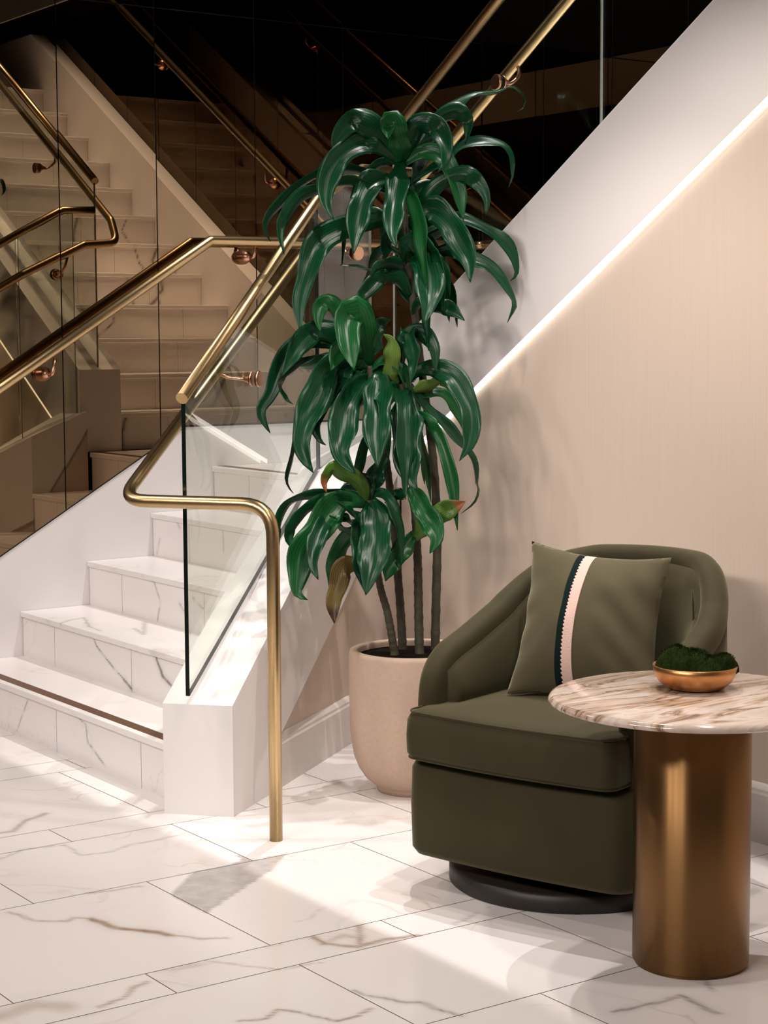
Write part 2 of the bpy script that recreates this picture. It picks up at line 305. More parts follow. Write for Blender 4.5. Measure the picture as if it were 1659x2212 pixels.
# leaf midribs in metres, blade width, how square the blade faces across the room, kind
LEAVES = [
([(1.754,0.721,1.833),(1.753,0.690,1.860),(1.754,0.660,1.897),(1.748,0.615,1.937),(1.736,0.575,1.944),(1.729,0.547,1.925),(1.726,0.522,1.891),(1.727,0.511,1.854)],0.060,1.00,0),
([(1.757,0.726,1.833),(1.779,0.704,1.870),(1.797,0.679,1.914),(1.803,0.661,1.943),(1.802,0.648,1.931),(1.813,0.640,1.890)],0.063,1.00,0),
([(1.762,0.732,1.833),(1.803,0.721,1.898),(1.837,0.728,1.937),(1.885,0.753,1.927),(1.926,0.762,1.874),(1.942,0.750,1.820),(1.935,0.727,1.790)],0.049,1.00,0),
([(1.768,0.741,1.833),(1.805,0.773,1.892),(1.828,0.795,1.938),(1.849,0.818,1.968),(1.877,0.849,1.977),(1.897,0.865,1.946),(1.902,0.860,1.908),(1.901,0.852,1.878)],0.040,0.95,0),
([(1.771,0.747,1.840),(1.787,0.822,1.949),(1.812,0.885,2.005),(1.833,0.931,2.036),(1.866,0.991,2.043),(1.890,1.035,2.062),(1.909,1.062,2.035),(1.914,1.066,2.003),(1.902,1.046,1.984)],0.040,0.44,0),
([(1.773,0.737,1.765),(1.805,0.782,1.803),(1.839,0.829,1.844),(1.864,0.866,1.878),(1.903,0.920,1.895),(1.940,0.965,1.881),(1.957,0.981,1.842),(1.963,0.980,1.793),(1.959,0.967,1.754)],0.040,0.51,0),
([(1.785,0.737,1.657),(1.822,0.759,1.713),(1.861,0.787,1.765),(1.914,0.837,1.792),(1.950,0.866,1.762),(1.971,0.878,1.718),(1.975,0.871,1.672)],0.041,1.00,0),
([(1.754,0.721,1.830),(1.756,0.675,1.864),(1.753,0.626,1.887),(1.746,0.567,1.874),(1.745,0.509,1.830),(1.755,0.466,1.760),(1.773,0.454,1.697),(1.793,0.466,1.653)],0.057,1.00,0),
([(1.750,0.704,1.765),(1.705,0.636,1.803),(1.668,0.579,1.817),(1.636,0.527,1.803),(1.606,0.473,1.772),(1.580,0.422,1.719),(1.561,0.384,1.671),(1.561,0.377,1.634),(1.573,0.388,1.601)],0.040,0.68,0),
([(1.752,0.702,1.738),(1.718,0.577,1.773),(1.690,0.478,1.750),(1.674,0.427,1.729),(1.666,0.380,1.671),(1.670,0.362,1.617),(1.684,0.365,1.559)],0.040,0.68,0),
([(1.756,0.726,1.840),(1.784,0.699,1.803),(1.819,0.667,1.754),(1.861,0.625,1.682),(1.892,0.599,1.613),(1.908,0.601,1.576)],0.054,1.00,0),
([(1.755,0.714,1.779),(1.756,0.675,1.784),(1.756,0.625,1.775),(1.775,0.573,1.712),(1.801,0.535,1.631),(1.815,0.517,1.559)],0.060,1.00,0),
([(1.786,0.736,1.643),(1.833,0.752,1.688),(1.865,0.770,1.690),(1.908,0.785,1.652),(1.949,0.794,1.596),(1.982,0.803,1.538),(1.996,0.798,1.476)],0.063,1.00,0),
([(1.793,0.739,1.603),(1.829,0.797,1.643),(1.851,0.832,1.663),(1.870,0.861,1.670),(1.906,0.908,1.648),(1.949,0.962,1.600),(1.968,0.982,1.556),(1.976,0.985,1.504),(1.967,0.968,1.483)],0.040,0.82,0),
([(1.805,0.738,1.494),(1.853,0.796,1.568),(1.885,0.831,1.567),(1.918,0.866,1.551),(1.950,0.901,1.530),(1.985,0.933,1.477),(2.010,0.951,1.418),(2.003,0.929,1.360)],0.040,0.82,0),
([(1.812,0.729,1.386),(1.838,0.730,1.419),(1.883,0.751,1.415),(1.928,0.778,1.401),(1.963,0.803,1.368)],0.040,0.95,0),
([(1.784,0.715,1.535),(1.834,0.701,1.584),(1.872,0.707,1.572),(1.939,0.692,1.503),(1.982,0.660,1.422),(1.994,0.635,1.358)],0.073,1.00,0),
([(1.804,0.727,1.440),(1.803,0.681,1.494),(1.791,0.632,1.496),(1.783,0.578,1.451),(1.766,0.526,1.402)],0.040,0.95,0),
([(1.802,0.723,1.427),(1.760,0.703,1.488),(1.730,0.679,1.512),(1.684,0.633,1.529),(1.643,0.583,1.535)],0.040,0.54,0),
([(1.765,0.709,1.671),(1.747,0.623,1.658),(1.729,0.545,1.641),(1.713,0.467,1.599),(1.722,0.416,1.503),(1.729,0.387,1.425),(1.744,0.378,1.337)],0.060,1.00,0),
([(1.755,0.723,1.833),(1.774,0.754,1.860),(1.778,0.768,1.901),(1.785,0.783,1.941)],0.040,0.88,0),
([(1.771,0.728,1.725),(1.762,0.770,1.767),(1.745,0.800,1.824),(1.741,0.837,1.881),(1.747,0.867,1.923)],0.040,0.68,0),
([(1.772,0.718,1.657),(1.733,0.698,1.672),(1.683,0.667,1.687),(1.650,0.639,1.675),(1.632,0.618,1.634)],0.040,0.82,0),
([(1.777,0.717,1.603),(1.796,0.670,1.628),(1.811,0.635,1.599),(1.835,0.613,1.545)],0.040,0.88,0),
([(1.789,0.725,1.549),(1.775,0.794,1.605),(1.781,0.850,1.633),(1.801,0.895,1.627)],0.040,0.75,0),
([(1.779,0.733,1.684),(1.772,0.772,1.740),(1.783,0.814,1.768),(1.797,0.838,1.741)],0.040,0.88,0),
([(1.787,0.712,1.495),(1.818,0.654,1.533),(1.826,0.591,1.525),(1.831,0.564,1.491)],0.040,0.75,0),
([(1.763,0.600,1.238),(1.796,0.562,1.319),(1.816,0.522,1.396),(1.818,0.494,1.372),(1.846,0.478,1.306),(1.874,0.476,1.228)],0.071,1.00,0),
([(1.754,0.599,1.306),(1.747,0.531,1.373),(1.740,0.492,1.420),(1.729,0.461,1.413),(1.734,0.447,1.373),(1.743,0.448,1.336)],0.041,1.00,0),
([(1.752,0.591,1.279),(1.739,0.535,1.322),(1.715,0.463,1.344),(1.702,0.411,1.309),(1.696,0.373,1.254),(1.689,0.348,1.211)],0.052,1.00,0),
([(1.757,0.597,1.272),(1.684,0.499,1.313),(1.638,0.431,1.300),(1.617,0.391,1.239),(1.606,0.362,1.159),(1.593,0.335,1.112),(1.603,0.342,1.072),(1.614,0.354,1.043)],0.044,1.00,0),
([(1.759,0.595,1.238),(1.681,0.532,1.259),(1.628,0.481,1.246),(1.575,0.425,1.239),(1.551,0.391,1.173)],0.040,0.48,0),
([(1.672,0.474,1.266),(1.661,0.416,1.240),(1.653,0.369,1.200),(1.672,0.371,1.149),(1.689,0.388,1.129)],0.040,0.31,0),
([(1.760,0.594,1.231),(1.748,0.521,1.259),(1.744,0.475,1.233),(1.757,0.434,1.167),(1.763,0.390,1.102),(1.773,0.359,1.032),(1.794,0.361,0.976),(1.813,0.375,0.936)],0.068,1.00,0),
([(1.760,0.594,1.225),(1.750,0.519,1.212),(1.753,0.472,1.166),(1.755,0.434,1.120),(1.763,0.413,1.071),(1.780,0.417,1.029),(1.794,0.431,1.013)],0.040,0.95,0),
([(1.770,0.603,1.198),(1.773,0.576,1.195),(1.790,0.532,1.163),(1.811,0.491,1.121),(1.844,0.455,1.058),(1.872,0.429,0.993),(1.915,0.451,0.936)],0.068,1.00,0),
([(1.779,0.622,1.238),(1.791,0.622,1.231),(1.832,0.590,1.185),(1.882,0.550,1.121),(1.934,0.510,1.038),(1.966,0.492,0.955)],0.068,1.00,0),
([(1.768,0.605,1.225),(1.757,0.563,1.252),(1.749,0.523,1.226),(1.761,0.503,1.159),(1.773,0.506,1.119)],0.049,1.00,0),
([(1.765,0.607,1.265),(1.748,0.639,1.305),(1.731,0.668,1.360),(1.742,0.698,1.373)],0.040,0.88,0),
([(1.762,0.601,1.252),(1.785,0.537,1.293),(1.790,0.485,1.286),(1.803,0.444,1.227)],0.049,1.00,0),
([(1.768,0.605,1.225),(1.718,0.590,1.224),(1.678,0.580,1.183),(1.658,0.571,1.128)],0.041,1.00,0),
([(1.832,0.672,1.177),(1.853,0.667,1.157),(1.893,0.646,1.105),(1.937,0.616,1.035),(1.971,0.591,0.964),(1.993,0.588,0.920),(2.011,0.599,0.887)],0.073,1.00,0),
([(1.840,0.686,1.197),(1.876,0.702,1.224),(1.918,0.726,1.231),(1.972,0.753,1.209),(2.020,0.763,1.146),(2.047,0.762,1.094),(2.064,0.743,1.020),(2.056,0.712,0.969)],0.054,1.00,0),
([(1.841,0.686,1.184),(1.860,0.705,1.160),(1.891,0.733,1.108),(1.928,0.771,1.061),(1.958,0.800,1.013),(1.982,0.823,0.966),(1.995,0.826,0.897),(1.995,0.816,0.845),(1.975,0.780,0.808)],0.040,0.44,0),
([(1.768,0.588,1.225),(1.735,0.529,1.158),(1.700,0.470,1.104),(1.670,0.416,1.037),(1.662,0.390,0.957),(1.661,0.380,0.899),(1.675,0.394,0.868)],0.040,0.48,0),
([(1.828,0.675,1.238),(1.838,0.668,1.292),(1.855,0.677,1.329),(1.886,0.704,1.338),(1.919,0.724,1.291),(1.935,0.720,1.217)],0.040,0.88,0),
([(1.827,0.683,1.292),(1.863,0.668,1.339),(1.888,0.661,1.312),(1.929,0.644,1.252),(1.944,0.623,1.192)],0.040,0.82,0),
([(1.826,0.663,1.184),(1.825,0.639,1.211),(1.839,0.633,1.265),(1.843,0.627,1.312),(1.831,0.608,1.330)],0.040,0.88,1),
([(1.843,0.684,1.157),(1.862,0.712,1.170),(1.884,0.747,1.186),(1.898,0.769,1.197),(1.919,0.793,1.156)],0.040,0.68,1),
([(1.832,0.672,1.177),(1.841,0.628,1.165),(1.860,0.573,1.120),(1.872,0.532,1.055)],0.046,1.00,0),
([(1.832,0.672,1.177),(1.796,0.676,1.224),(1.766,0.664,1.251),(1.742,0.640,1.237)],0.040,0.88,0),
([(1.834,0.674,1.177),(1.814,0.714,1.210),(1.798,0.751,1.250),(1.788,0.767,1.291)],0.040,0.61,0),
([(1.859,0.532,0.847),(1.831,0.495,0.868),(1.804,0.458,0.873),(1.766,0.401,0.868),(1.725,0.340,0.847),(1.715,0.316,0.785),(1.722,0.315,0.720)],0.040,0.68,0),
([(1.859,0.531,0.841),(1.838,0.474,0.858),(1.813,0.410,0.855),(1.794,0.359,0.833),(1.783,0.322,0.794),(1.785,0.308,0.750),(1.802,0.322,0.713)],0.040,0.88,0),
([(1.859,0.531,0.841),(1.850,0.465,0.857),(1.846,0.420,0.839),(1.853,0.368,0.782),(1.852,0.313,0.729),(1.865,0.291,0.670),(1.877,0.277,0.608),(1.898,0.298,0.588)],0.068,1.00,0),
([(1.810,0.460,0.841),(1.852,0.384,0.796),(1.886,0.334,0.749),(1.917,0.302,0.696),(1.943,0.304,0.650)],0.041,1.00,0),
([(1.855,0.526,0.847),(1.867,0.502,0.903),(1.858,0.453,0.938),(1.846,0.415,0.950),(1.846,0.390,0.914),(1.855,0.392,0.883)],0.040,0.95,2),
([(1.858,0.532,0.854),(1.851,0.529,0.894),(1.830,0.503,0.921),(1.810,0.477,0.937)],0.046,1.00,0),
([(1.861,0.535,0.854),(1.843,0.559,0.899),(1.837,0.591,0.946),(1.840,0.616,0.986)],0.044,1.00,0),
([(1.862,0.538,0.861),(1.900,0.527,0.831),(1.953,0.493,0.771),(1.997,0.450,0.699),(2.022,0.410,0.606)],0.076,1.00,0),
([(1.860,0.531,0.834),(1.891,0.488,0.779),(1.933,0.459,0.705),(1.971,0.442,0.605)],0.052,1.00,0),
([(1.863,0.529,0.794),(1.877,0.490,0.808),(1.892,0.436,0.841),(1.887,0.400,0.863)],0.040,0.27,0),
([(1.861,0.524,0.781),(1.860,0.488,0.791),(1.855,0.449,0.809),(1.840,0.411,0.816)],0.040,0.31,0),
([(1.862,0.520,0.748),(1.843,0.494,0.757),(1.824,0.469,0.773),(1.800,0.438,0.792)],0.040,0.31,0),
([(1.877,0.526,0.661),(1.872,0.494,0.669),(1.865,0.457,0.673),(1.864,0.435,0.658),(1.875,0.416,0.616),(1.882,0.394,0.572),(1.895,0.388,0.512)],0.046,1.00,3),
([(1.886,0.570,0.847),(1.900,0.593,0.860),(1.915,0.618,0.877),(1.928,0.635,0.872)],0.040,0.37,0),
([(1.924,0.633,0.893),(1.960,0.632,0.862),(1.996,0.630,0.825),(2.032,0.635,0.788),(2.053,0.633,0.750),(2.052,0.610,0.711)],0.052,1.00,0),
([(1.943,0.635,0.740),(1.978,0.659,0.789),(2.003,0.682,0.816),(2.030,0.711,0.836),(2.051,0.738,0.852)],0.052,1.00,2),
([(1.942,0.636,0.760),(1.950,0.589,0.717),(1.953,0.546,0.671),(1.953,0.525,0.628)],0.046,1.00,0),
([(1.863,0.537,0.841),(1.824,0.531,0.865),(1.782,0.511,0.877),(1.750,0.483,0.856)],0.040,0.88,0)]
FLOOR_VEINS_SHADOW = [([(2.306,-0.789,0.000),(2.403,-0.769,0.000),(2.447,-0.709,0.000),(2.431,-0.690,0.000),(2.466,-0.655,-0.000)],0.0060,0.35,1),
([(2.466,-0.655,-0.000),(2.556,-0.641,0.000),(2.607,-0.598,0.000),(2.672,-0.563,0.000)],0.0120,0.60,1),
([(2.672,-0.563,0.000),(2.728,-0.523,0.000),(2.764,-0.473,0.000)],0.0060,0.40,1),
([(1.656,-0.534,0.000),(1.657,-0.495,0.000),(1.583,-0.435,-0.000),(1.539,-0.346,0.000)],0.0090,0.45,1),
([(1.891,-0.635,0.000),(1.839,-0.548,0.000),(1.863,-0.442,0.000),(1.975,-0.449,0.000),(1.993,-0.372,0.000),(1.963,-0.304,0.000),(1.962,-0.207,0.000),(1.950,-0.131,0.000)],0.0050,0.40,0),
([(2.283,-0.578,0.000),(2.296,-0.511,0.000),(2.305,-0.453,0.000)],0.0060,0.35,1),
([(2.869,-0.316,0.000),(2.923,-0.321,0.000),(2.981,-0.268,0.000),(2.975,-0.196,0.000),(2.995,-0.116,0.000)],0.0090,0.50,1),
([(2.863,-0.188,0.000),(2.983,-0.264,0.000)],0.0070,0.45,1),
([(2.923,-0.321,0.000),(2.895,-0.254,0.000),(2.929,-0.233,0.000)],0.0120,0.25,1),
([(3.210,-0.700,0.000),(3.224,-0.651,0.000),(3.199,-0.610,0.000),(3.237,-0.579,0.000),(3.317,-0.551,0.000),(3.317,-0.501,0.000),(3.302,-0.458,0.000)],0.0050,0.50,1),
([(3.195,-0.431,0.000),(3.233,-0.422,0.000),(3.266,-0.400,0.000),(3.309,-0.384,0.000),(3.330,-0.354,0.000),(3.380,-0.351,0.000),(3.436,-0.336,0.000)],0.0060,0.60,0),
([(2.909,-1.069,0.000),(2.890,-0.988,0.000),(2.937,-0.944,0.000)],0.0300,0.25,1),
([(2.976,-0.891,0.000),(2.961,-0.824,0.000),(2.922,-0.788,0.000),(2.905,-0.742,0.000)],0.0060,0.40,1),
([(2.867,-0.578,0.000),(2.932,-0.537,0.000),(3.002,-0.488,0.000),(3.017,-0.394,0.000)],0.0040,0.30,1),
([(3.594,-0.074,0.000),(3.598,-0.047,0.000),(3.601,0.000,0.000),(3.610,0.035,0.000),(3.604,0.092,0.000),(3.648,0.087,0.000),(3.719,0.080,0.000)],0.0070,0.70,0),
([(3.528,0.218,0.000),(3.623,0.164,0.000)],0.0050,0.60,0),
([(2.976,-0.005,0.000),(2.972,0.018,0.000),(2.945,0.085,0.000)],0.0050,0.35,0),
([(2.753,-0.285,0.000),(2.754,-0.249,0.000),(2.704,-0.178,0.000)],0.0030,0.30,0),
([(2.835,0.184,0.000),(2.890,0.169,0.000),(2.929,0.132,0.000)],0.0040,0.40,0),
([(1.789,0.322,0.000),(1.744,0.447,0.000),(1.729,0.522,0.000)],0.0080,0.30,1)]  # last streak, left of the planter, is a painted leaf shadow
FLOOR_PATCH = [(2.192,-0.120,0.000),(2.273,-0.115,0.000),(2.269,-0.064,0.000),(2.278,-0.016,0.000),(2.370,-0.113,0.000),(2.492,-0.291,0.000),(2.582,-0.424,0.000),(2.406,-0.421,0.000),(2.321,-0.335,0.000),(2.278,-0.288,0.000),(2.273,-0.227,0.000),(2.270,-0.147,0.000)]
STEP_VEINS = [([(0.962,0.000,0.161),(1.076,0.000,0.129),(1.090,0.000,0.073),(1.209,0.000,0.023)],0.0035,0.50,0),
([(0.662,0.000,0.158),(0.603,0.000,0.086),(0.550,0.000,0.017)],0.0030,0.50,1),
([(0.571,0.270,0.319),(0.612,0.270,0.282),(0.684,0.270,0.246),(0.768,0.270,0.213),(0.808,0.270,0.199)],0.0028,0.80,0),
([(0.808,0.270,0.199),(0.860,0.270,0.176)],0.0060,0.70,0),
([(1.030,0.270,0.323),(1.045,0.270,0.295),(1.081,0.270,0.252),(1.145,0.270,0.226)],0.0080,0.65,0),
([(0.448,0.540,0.485),(0.517,0.540,0.471),(0.547,0.540,0.430),(0.563,0.540,0.406),(0.537,0.540,0.337)],0.0040,0.45,0),
([(0.701,0.540,0.414),(0.733,0.540,0.394)],0.0060,0.35,0),
([(0.790,0.540,0.448),(0.868,0.540,0.418)],0.0030,0.35,0),
([(0.532,0.810,0.649),(0.537,0.810,0.563)],0.0040,0.40,1),
([(0.053,0.810,0.562),(0.033,0.810,0.507)],0.0060,0.30,0),
([(0.184,0.810,0.652),(0.212,0.810,0.619)],0.0060,0.30,0),
([(0.345,0.259,0.330),(0.312,0.301,0.330),(0.278,0.382,0.330),(0.473,0.309,0.330),(0.587,0.295,0.330)],0.0060,0.35,0),
([(0.611,0.410,0.330),(0.737,0.383,0.330),(0.505,0.507,0.330)],0.0120,0.30,0)]
# ------------------------------------------------------------------ room shell
R_, G_ = .165, .27            # rise and going of every step
XW = 1.175                    # the upper flight starts here
Y2 = 2.30                     # far inner side of the upper flight
YB = 1.055                    # face of the papered wall
def zband(x): return .907+.627*(x-1.29)          # bottom edge of the white band
def ztop(x): return 1.185+.63*(x-1.12)           # top edge of the white band

# floor: marble tiles in courses that run along y, with narrow courses between wide ones
xs = [0.0,.385,.53,.97,1.11,1.70,1.845,2.28,2.86,3.0,3.43,4.01,4.155,4.58,5.16,5.305,5.74,6.32,6.465,7.0]
offs = {1.11:-.11,1.70:-.413,1.845:-.117,2.28:-.42,2.86:-.126,3.0:-.435,3.43:-.13,4.01:-.30}
Y0F, Y1F = -5.0, 1.06
g = Geo(); tid = []
gp = .0013
for i in range(len(xs)-1):
    x0, x1 = xs[i], xs[i+1]; o_ = offs.get(x0, -.11-.3*(i % 2)-.07*i)
    k0 = math.floor((Y0F-o_)/.6)
    for k in range(k0, k0+13):
        a, b = max(Y0F, o_+k*.6), min(Y1F, o_+(k+1)*.6)
        if b-a < .01: continue
        near = x1 > .3 and x0 < 4.5 and b > -1.25
        st = .0085 if near else .2
        nu = max(1, int((x1-x0)/st)); nw = max(1, int((b-a)/st)); n0 = len(g.v)
        g.grid((x0+gp, a+gp, 0), (x1-x0-2*gp,0,0), (0,b-a-2*gp,0), nu, nw)
        rv = (random.uniform(-40,40), random.uniform(-40,40), random.uniform(-40,40)); tid += [rv]*(len(g.v)-n0)
floor = g.make('floor', MARBLE, fix=False); attr_vec(floor, tid); draw_veins(floor, FLOOR_VEINS_SHADOW, FLOOR_PATCH)
props(floor, 'white marble floor of rectangular tiles with grey and brown veins', None, kind='structure')
gb = Geo().box((0,Y0F,-.12),(7.0,Y1F,-.0012)).make('floor_bed', GROUT); props(gb, 'brown grout between the marble floor tiles', kind='structure')

# walls
w = Geo(); w.prism([(1.29,YB,0),(7,YB,0),(7,YB,zband(7)+.02),(1.29,YB,zband(1.29)+.02)], (0,.05,0))
wf = w.make('wall_back', PAPER); props(wf, 'beige papered wall under the upper stair flight', kind='structure')
def skirting(name, p, q, n):
    """skirting board from p to q on the floor, standing out along n"""
    p, q, n = Vector(p), Vector(q), Vector(n); g = Geo()
    prof = [(0,0),(.016,0),(.016,.128),(.012,.134),(.012,.142),(.006,.152),(.002,.157),(0,.157)]
    ring = lambda c: [c+n*a+Vector((0,0,z)) for a, z in prof]
    g.hexa(ring(p), ring(q)); return g.make(name, SKIRT)
props(skirting('baseboard_back', (1.3,YB,0), (7,YB,0), (0,-1,0)), 'white moulded skirting along the beige papered wall', kind='structure')

# balustrade of the lower flight (plan points)
n1 = Vector((1.733,-.078,0)); n2 = Vector((1.882,.059,0)); d_ = Vector((-.591,.807,0))
T_out = Vector((1.300,.852,0)); T_in = Vector((1.088,.803,0))
E_out = Vector((1.290,1.06,0)); E_in = Vector((1.09,1.06,0))
Z = lambda p, z: Vector((p.x, p.y, z))
zN, zT, zE = .312, .905, 1.005
g = Geo()
g.hexa([Z(n1,0),Z(n2,0),Z(T_out,0),Z(T_in,0)], [Z(n1,zN),Z(n2,zN),Z(T_out,zT),Z(T_in,zT)])
bal = g.make('x', WHITE)
# white stringer: newel end, then its lower edge climbs; the papered wall shows below it
nO = Vector((.807,.591,0)); S0 = n2 + d_*.345; rec = nO*-.016
g = Geo()
g.hexa([Z(n1,0),Z(n2,0),Z(S0,0),Z(n1+d_*.345,0)], [Z(n1,zN),Z(n2,zN),Z(S0,zN+.597*.345),Z(n1+d_*.345,zN+.597*.345)])
zb0, zb1 = .155, .525
g.hexa([Z(n1+d_*.345,zb0),Z(S0,zb0),Z(T_out,zb1),Z(T_in,zb1)], [Z(n1+d_*.345,zN+.597*.345),Z(S0,zN+.597*.345),Z(T_out,zT),Z(T_in,zT)])
g.hexa([Z(T_in,zb1),Z(T_out,zb1),Z(E_out,.907),Z(E_in,.907)], [Z(T_in,zT),Z(T_out,zT),Z(E_out,zE),Z(E_in,zE)])
bpy.data.objects.remove(bal, do_unlink=True)
bal = g.make('wall_right', WHITE)
props(bal, 'low white sloping stair parapet with square newel end', kind='structure')
g = Geo()
g.hexa([Z(S0+rec,0),Z(T_out+rec,0),Z(T_in,0),Z(n1+d_*.345,0)], [Z(S0+rec,zb0+.02),Z(T_out+rec,zb1+.02),Z(T_in,zb1+.02),Z(n1+d_*.345,zb0+.02)])
g.hexa([Z(T_out+rec,0),Z(E_out-Vector((.016,0,0)),0),Z(E_in,0),Z(T_in,0)], [Z(T_out+rec,zb1+.02),Z(E_out-Vector((.016,0,0)),.93),Z(E_in,.93),Z(T_in,zb1+.02)])
props(g.make('wall_right_lower', PAPER), 'beige papered side of the lower stair flight', kind='structure')
g = Geo(); a, b = S0+rec, T_out+rec; prof = [(0,0),(.016,0),(.016,.128),(.012,.134),(.012,.142),(.006,.152),(.002,.157),(0,.157)]
ring = lambda c: [c+nO*p+Vector((0,0,z)) for p, z in prof]
g.hexa(ring(a), ring(b)); a2, b2 = T_out-Vector((.016,0,0)), E_out-Vector((.016,0,0))
r2 = lambda c: [c+Vector((p,0,z)) for p, z in prof]; g.hexa(r2(a2), r2(b2))
props(g.make('baseboard_right', SKIRT), 'white skirting along the side of the lower flight', kind='structure')

# parapet band of the upper flight
g = Geo(); xe = 4.6
g.prism([(1.12,1.04,.825),(1.29,1.04,.825),(1.29,1.04,zband(1.29)),(xe,1.04,zband(xe)),(xe,1.04,ztop(xe)),(1.12,1.04,ztop(1.12))], (0,.2,0))
props(g.make('wall_upper_flight', WHITE, bevel=.002), 'wide white sloping parapet band of the upper stair flight', kind='structure')
# light strip under the band
g = Geo(); g.prism([(1.30,1.0415,zband(1.30)-.001),(xe,1.0415,zband(xe)-.001),(xe,1.0415,zband(xe)-.014),(1.30,1.0415,zband(1.30)-.014)], (0,.012,0))
props(g.make('light_strip', LED), 'thin glowing light strip under the white sloping parapet', 'light strip')

# mirror side wall (x = 0): white skirt below, mirror panels above
g = Geo(); g.prism([(0,-5,0),(0,2.45,0),(0,2.45,.98),(0,.958,.98),(0,-.60,.0763),(0,-1.552,.0763),(0,-1.552,2.7),(0,-5,2.7)], (-.06,0,0))
props(g.make('wall_left', WHITE), 'white lower part of the stair side wall below the mirrors', kind='structure')
def skirt_z(y): return .98 if y >= .958 else .98-.58*(.958-y)
ORD = ['first','second','third','fourth','fifth','sixth','seventh','eighth','ninth','tenth','eleventh','twelfth','thirteenth','fourteenth','fifteenth','sixteenth','seventeenth','eighteenth']
ys = [-1.55,-1.15,-.75,-.35,.05,.449,.847,1.279,1.69,2.10,2.395]
HT = 2.545
def pane(pts, d, m0, m1, name, parent=None, mats=None):
    g = Geo().prism(pts, d); o = g.make(name, m0, parent, mats=[m0, m1])
    nn = Vector(d).normalized()
    for p in o.data.polygons: p.material_index = 0 if abs(p.normal.dot(nn)) > .9 else 1
    return o
def tilt(o, ax, ang, c):
    Mx = Matrix.Translation(c) @ Matrix.Rotation(ang, 4, ax) @ Matrix.Translation(-Vector(c)); o.data.transform(Mx)
for iy, (a, b) in enumerate(zip(ys[:-1], ys[1:])):
    od = ORD[len(ys)-2-iy]
    a += .0022; b -= .0022; zs = max(.084, skirt_z(a)+.008), max(.084, skirt_z(b)+.008)
    lo = [(.0,a,zs[0])] + ([(.0,.958,.988)] if a < .958 < b else []) + [(.0,b,zs[1])]
    m1 = pane(lo+[(.0,b,HT-.002),(.0,a,HT-.002)], (.006,0,0), MIRROR, BLACK, 'mirror_panel')
    tilt(m1, 'Z', random.uniform(-.0016,.0016), (0,(a+b)/2,1.7))
    props(m1, 'tall bronze tinted mirror panel on the side wall, %s from the far corner' % od, 'mirror', 'bronze mirror panels on the side wall')
    m2 = pane([(.0,a,HT+.002),(.0,b,HT+.002),(.0,b,5.1),(.0,a,5.1)], (.006,0,0), MIRROR, BLACK, 'mirror_panel')
    tilt(m2, 'Z', random.uniform(-.002,.002), (0,(a+b)/2,3))
    props(m2, 'upper row tinted mirror panel on the side wall, %s from the far corner' % od, 'mirror', 'upper mirror panels on the side wall')
props(Geo().box((-.08,-5,0),(-.001,2.5,5.2)).make('wall_left_backing', BLACK), 'dark wall behind the mirror panels of the side wall', kind='structure')
# far wall (y = 2.4): white ledge that climbs with the flight, mirrors above
def ledge_z(x): return 1.02 if x < .80 else 1.385+.61*(x-1.4)
g = Geo(); g.prism([(0.007,Y2,.6),(0.007,Y2,1.02),(.8,Y2,1.02),(4.3,Y2,ledge_z(4.3)),(6.99,Y2,ledge_z(4.3)),(6.99,Y2,2.6),(4.2,Y2,2.2),(1.2,Y2,.6)], (0,.095,0))
props(g.make('wall_far', WHITE), 'white ledge along the far side of the upper flight', kind='structure')
fx = [0.008]+[.41+.41*i for i in range(17)]
fx = [x for x in fx if x < 6.95]+[6.98]
for ix, (a, b) in enumerate(zip(fx[:-1], fx[1:])):
    a += .002; b -= .002; la, lb = ledge_z(min(a,4.3))+.006, ledge_z(min(b,4.3))+.006
    lo = [(a,2.40,la)] + ([(.8,2.40,1.026)] if a < .8 < b else []) + ([(4.3,2.40,ledge_z(4.3)+.006)] if a < 4.3 < b else []) + [(b,2.40,lb)]
    m1 = pane(lo+[(b,2.40,3.2),(a,2.40,3.2)], (0,-.006,0), MIRROR2, BLACK, 'mirror_panel')
    tilt(m1, 'Z', random.uniform(-.002,.002), ((a+b)/2,2.4,2))
    props(m1, 'dark mirror panel on the far wall behind the upper flight, %s from the corner' % ORD[ix], 'mirror', 'mirror panels on the far wall')
props(Geo().box((0,2.401,0),(7,2.48,5.2)).make('wall_far_backing', BLACK), 'dark wall behind the far mirror panels', kind='structure')

props(Geo().box((.01,.5202,2.55),(6.99,.529,2.80)).make('trim_1', WHITE), 'white edge of the slab over the lobby', kind='structure')
# slab over the lobby, void ceiling, other walls
props(Geo().box((.01,-5,2.55),(6.99,.520,2.80)).make('ceiling', CEIL), 'dim lobby ceiling ending at the stair void', kind='structure')
props(Geo().box((0,-5,5.15),(7,2.45,5.25)).make('ceiling_void', DARK), 'dark ceiling high above the stair void', kind='structure')
props(Geo().box((4.15,1.25,2.62),(6.99,2.28,2.805)).make('floor_upper', TAUPE), 'upper landing at the head of the stairs', kind='structure')
props(Geo().box((0,-5.1,0),(7,-5,5.2)).make('wall_lobby', TAUPE), 'taupe lobby wall behind the viewer', kind='structure')
props(Geo().box((7,-5,0),(7.1,2.45,2.8)).make('wall_lobby_side', TAUPE), 'taupe side wall of the lobby', kind='structure')
props(Geo().box((7,-5,2.8),(7.1,2.45,5.2)).make('wall_upper_side', DARK), 'dark upper side wall', kind='structure')

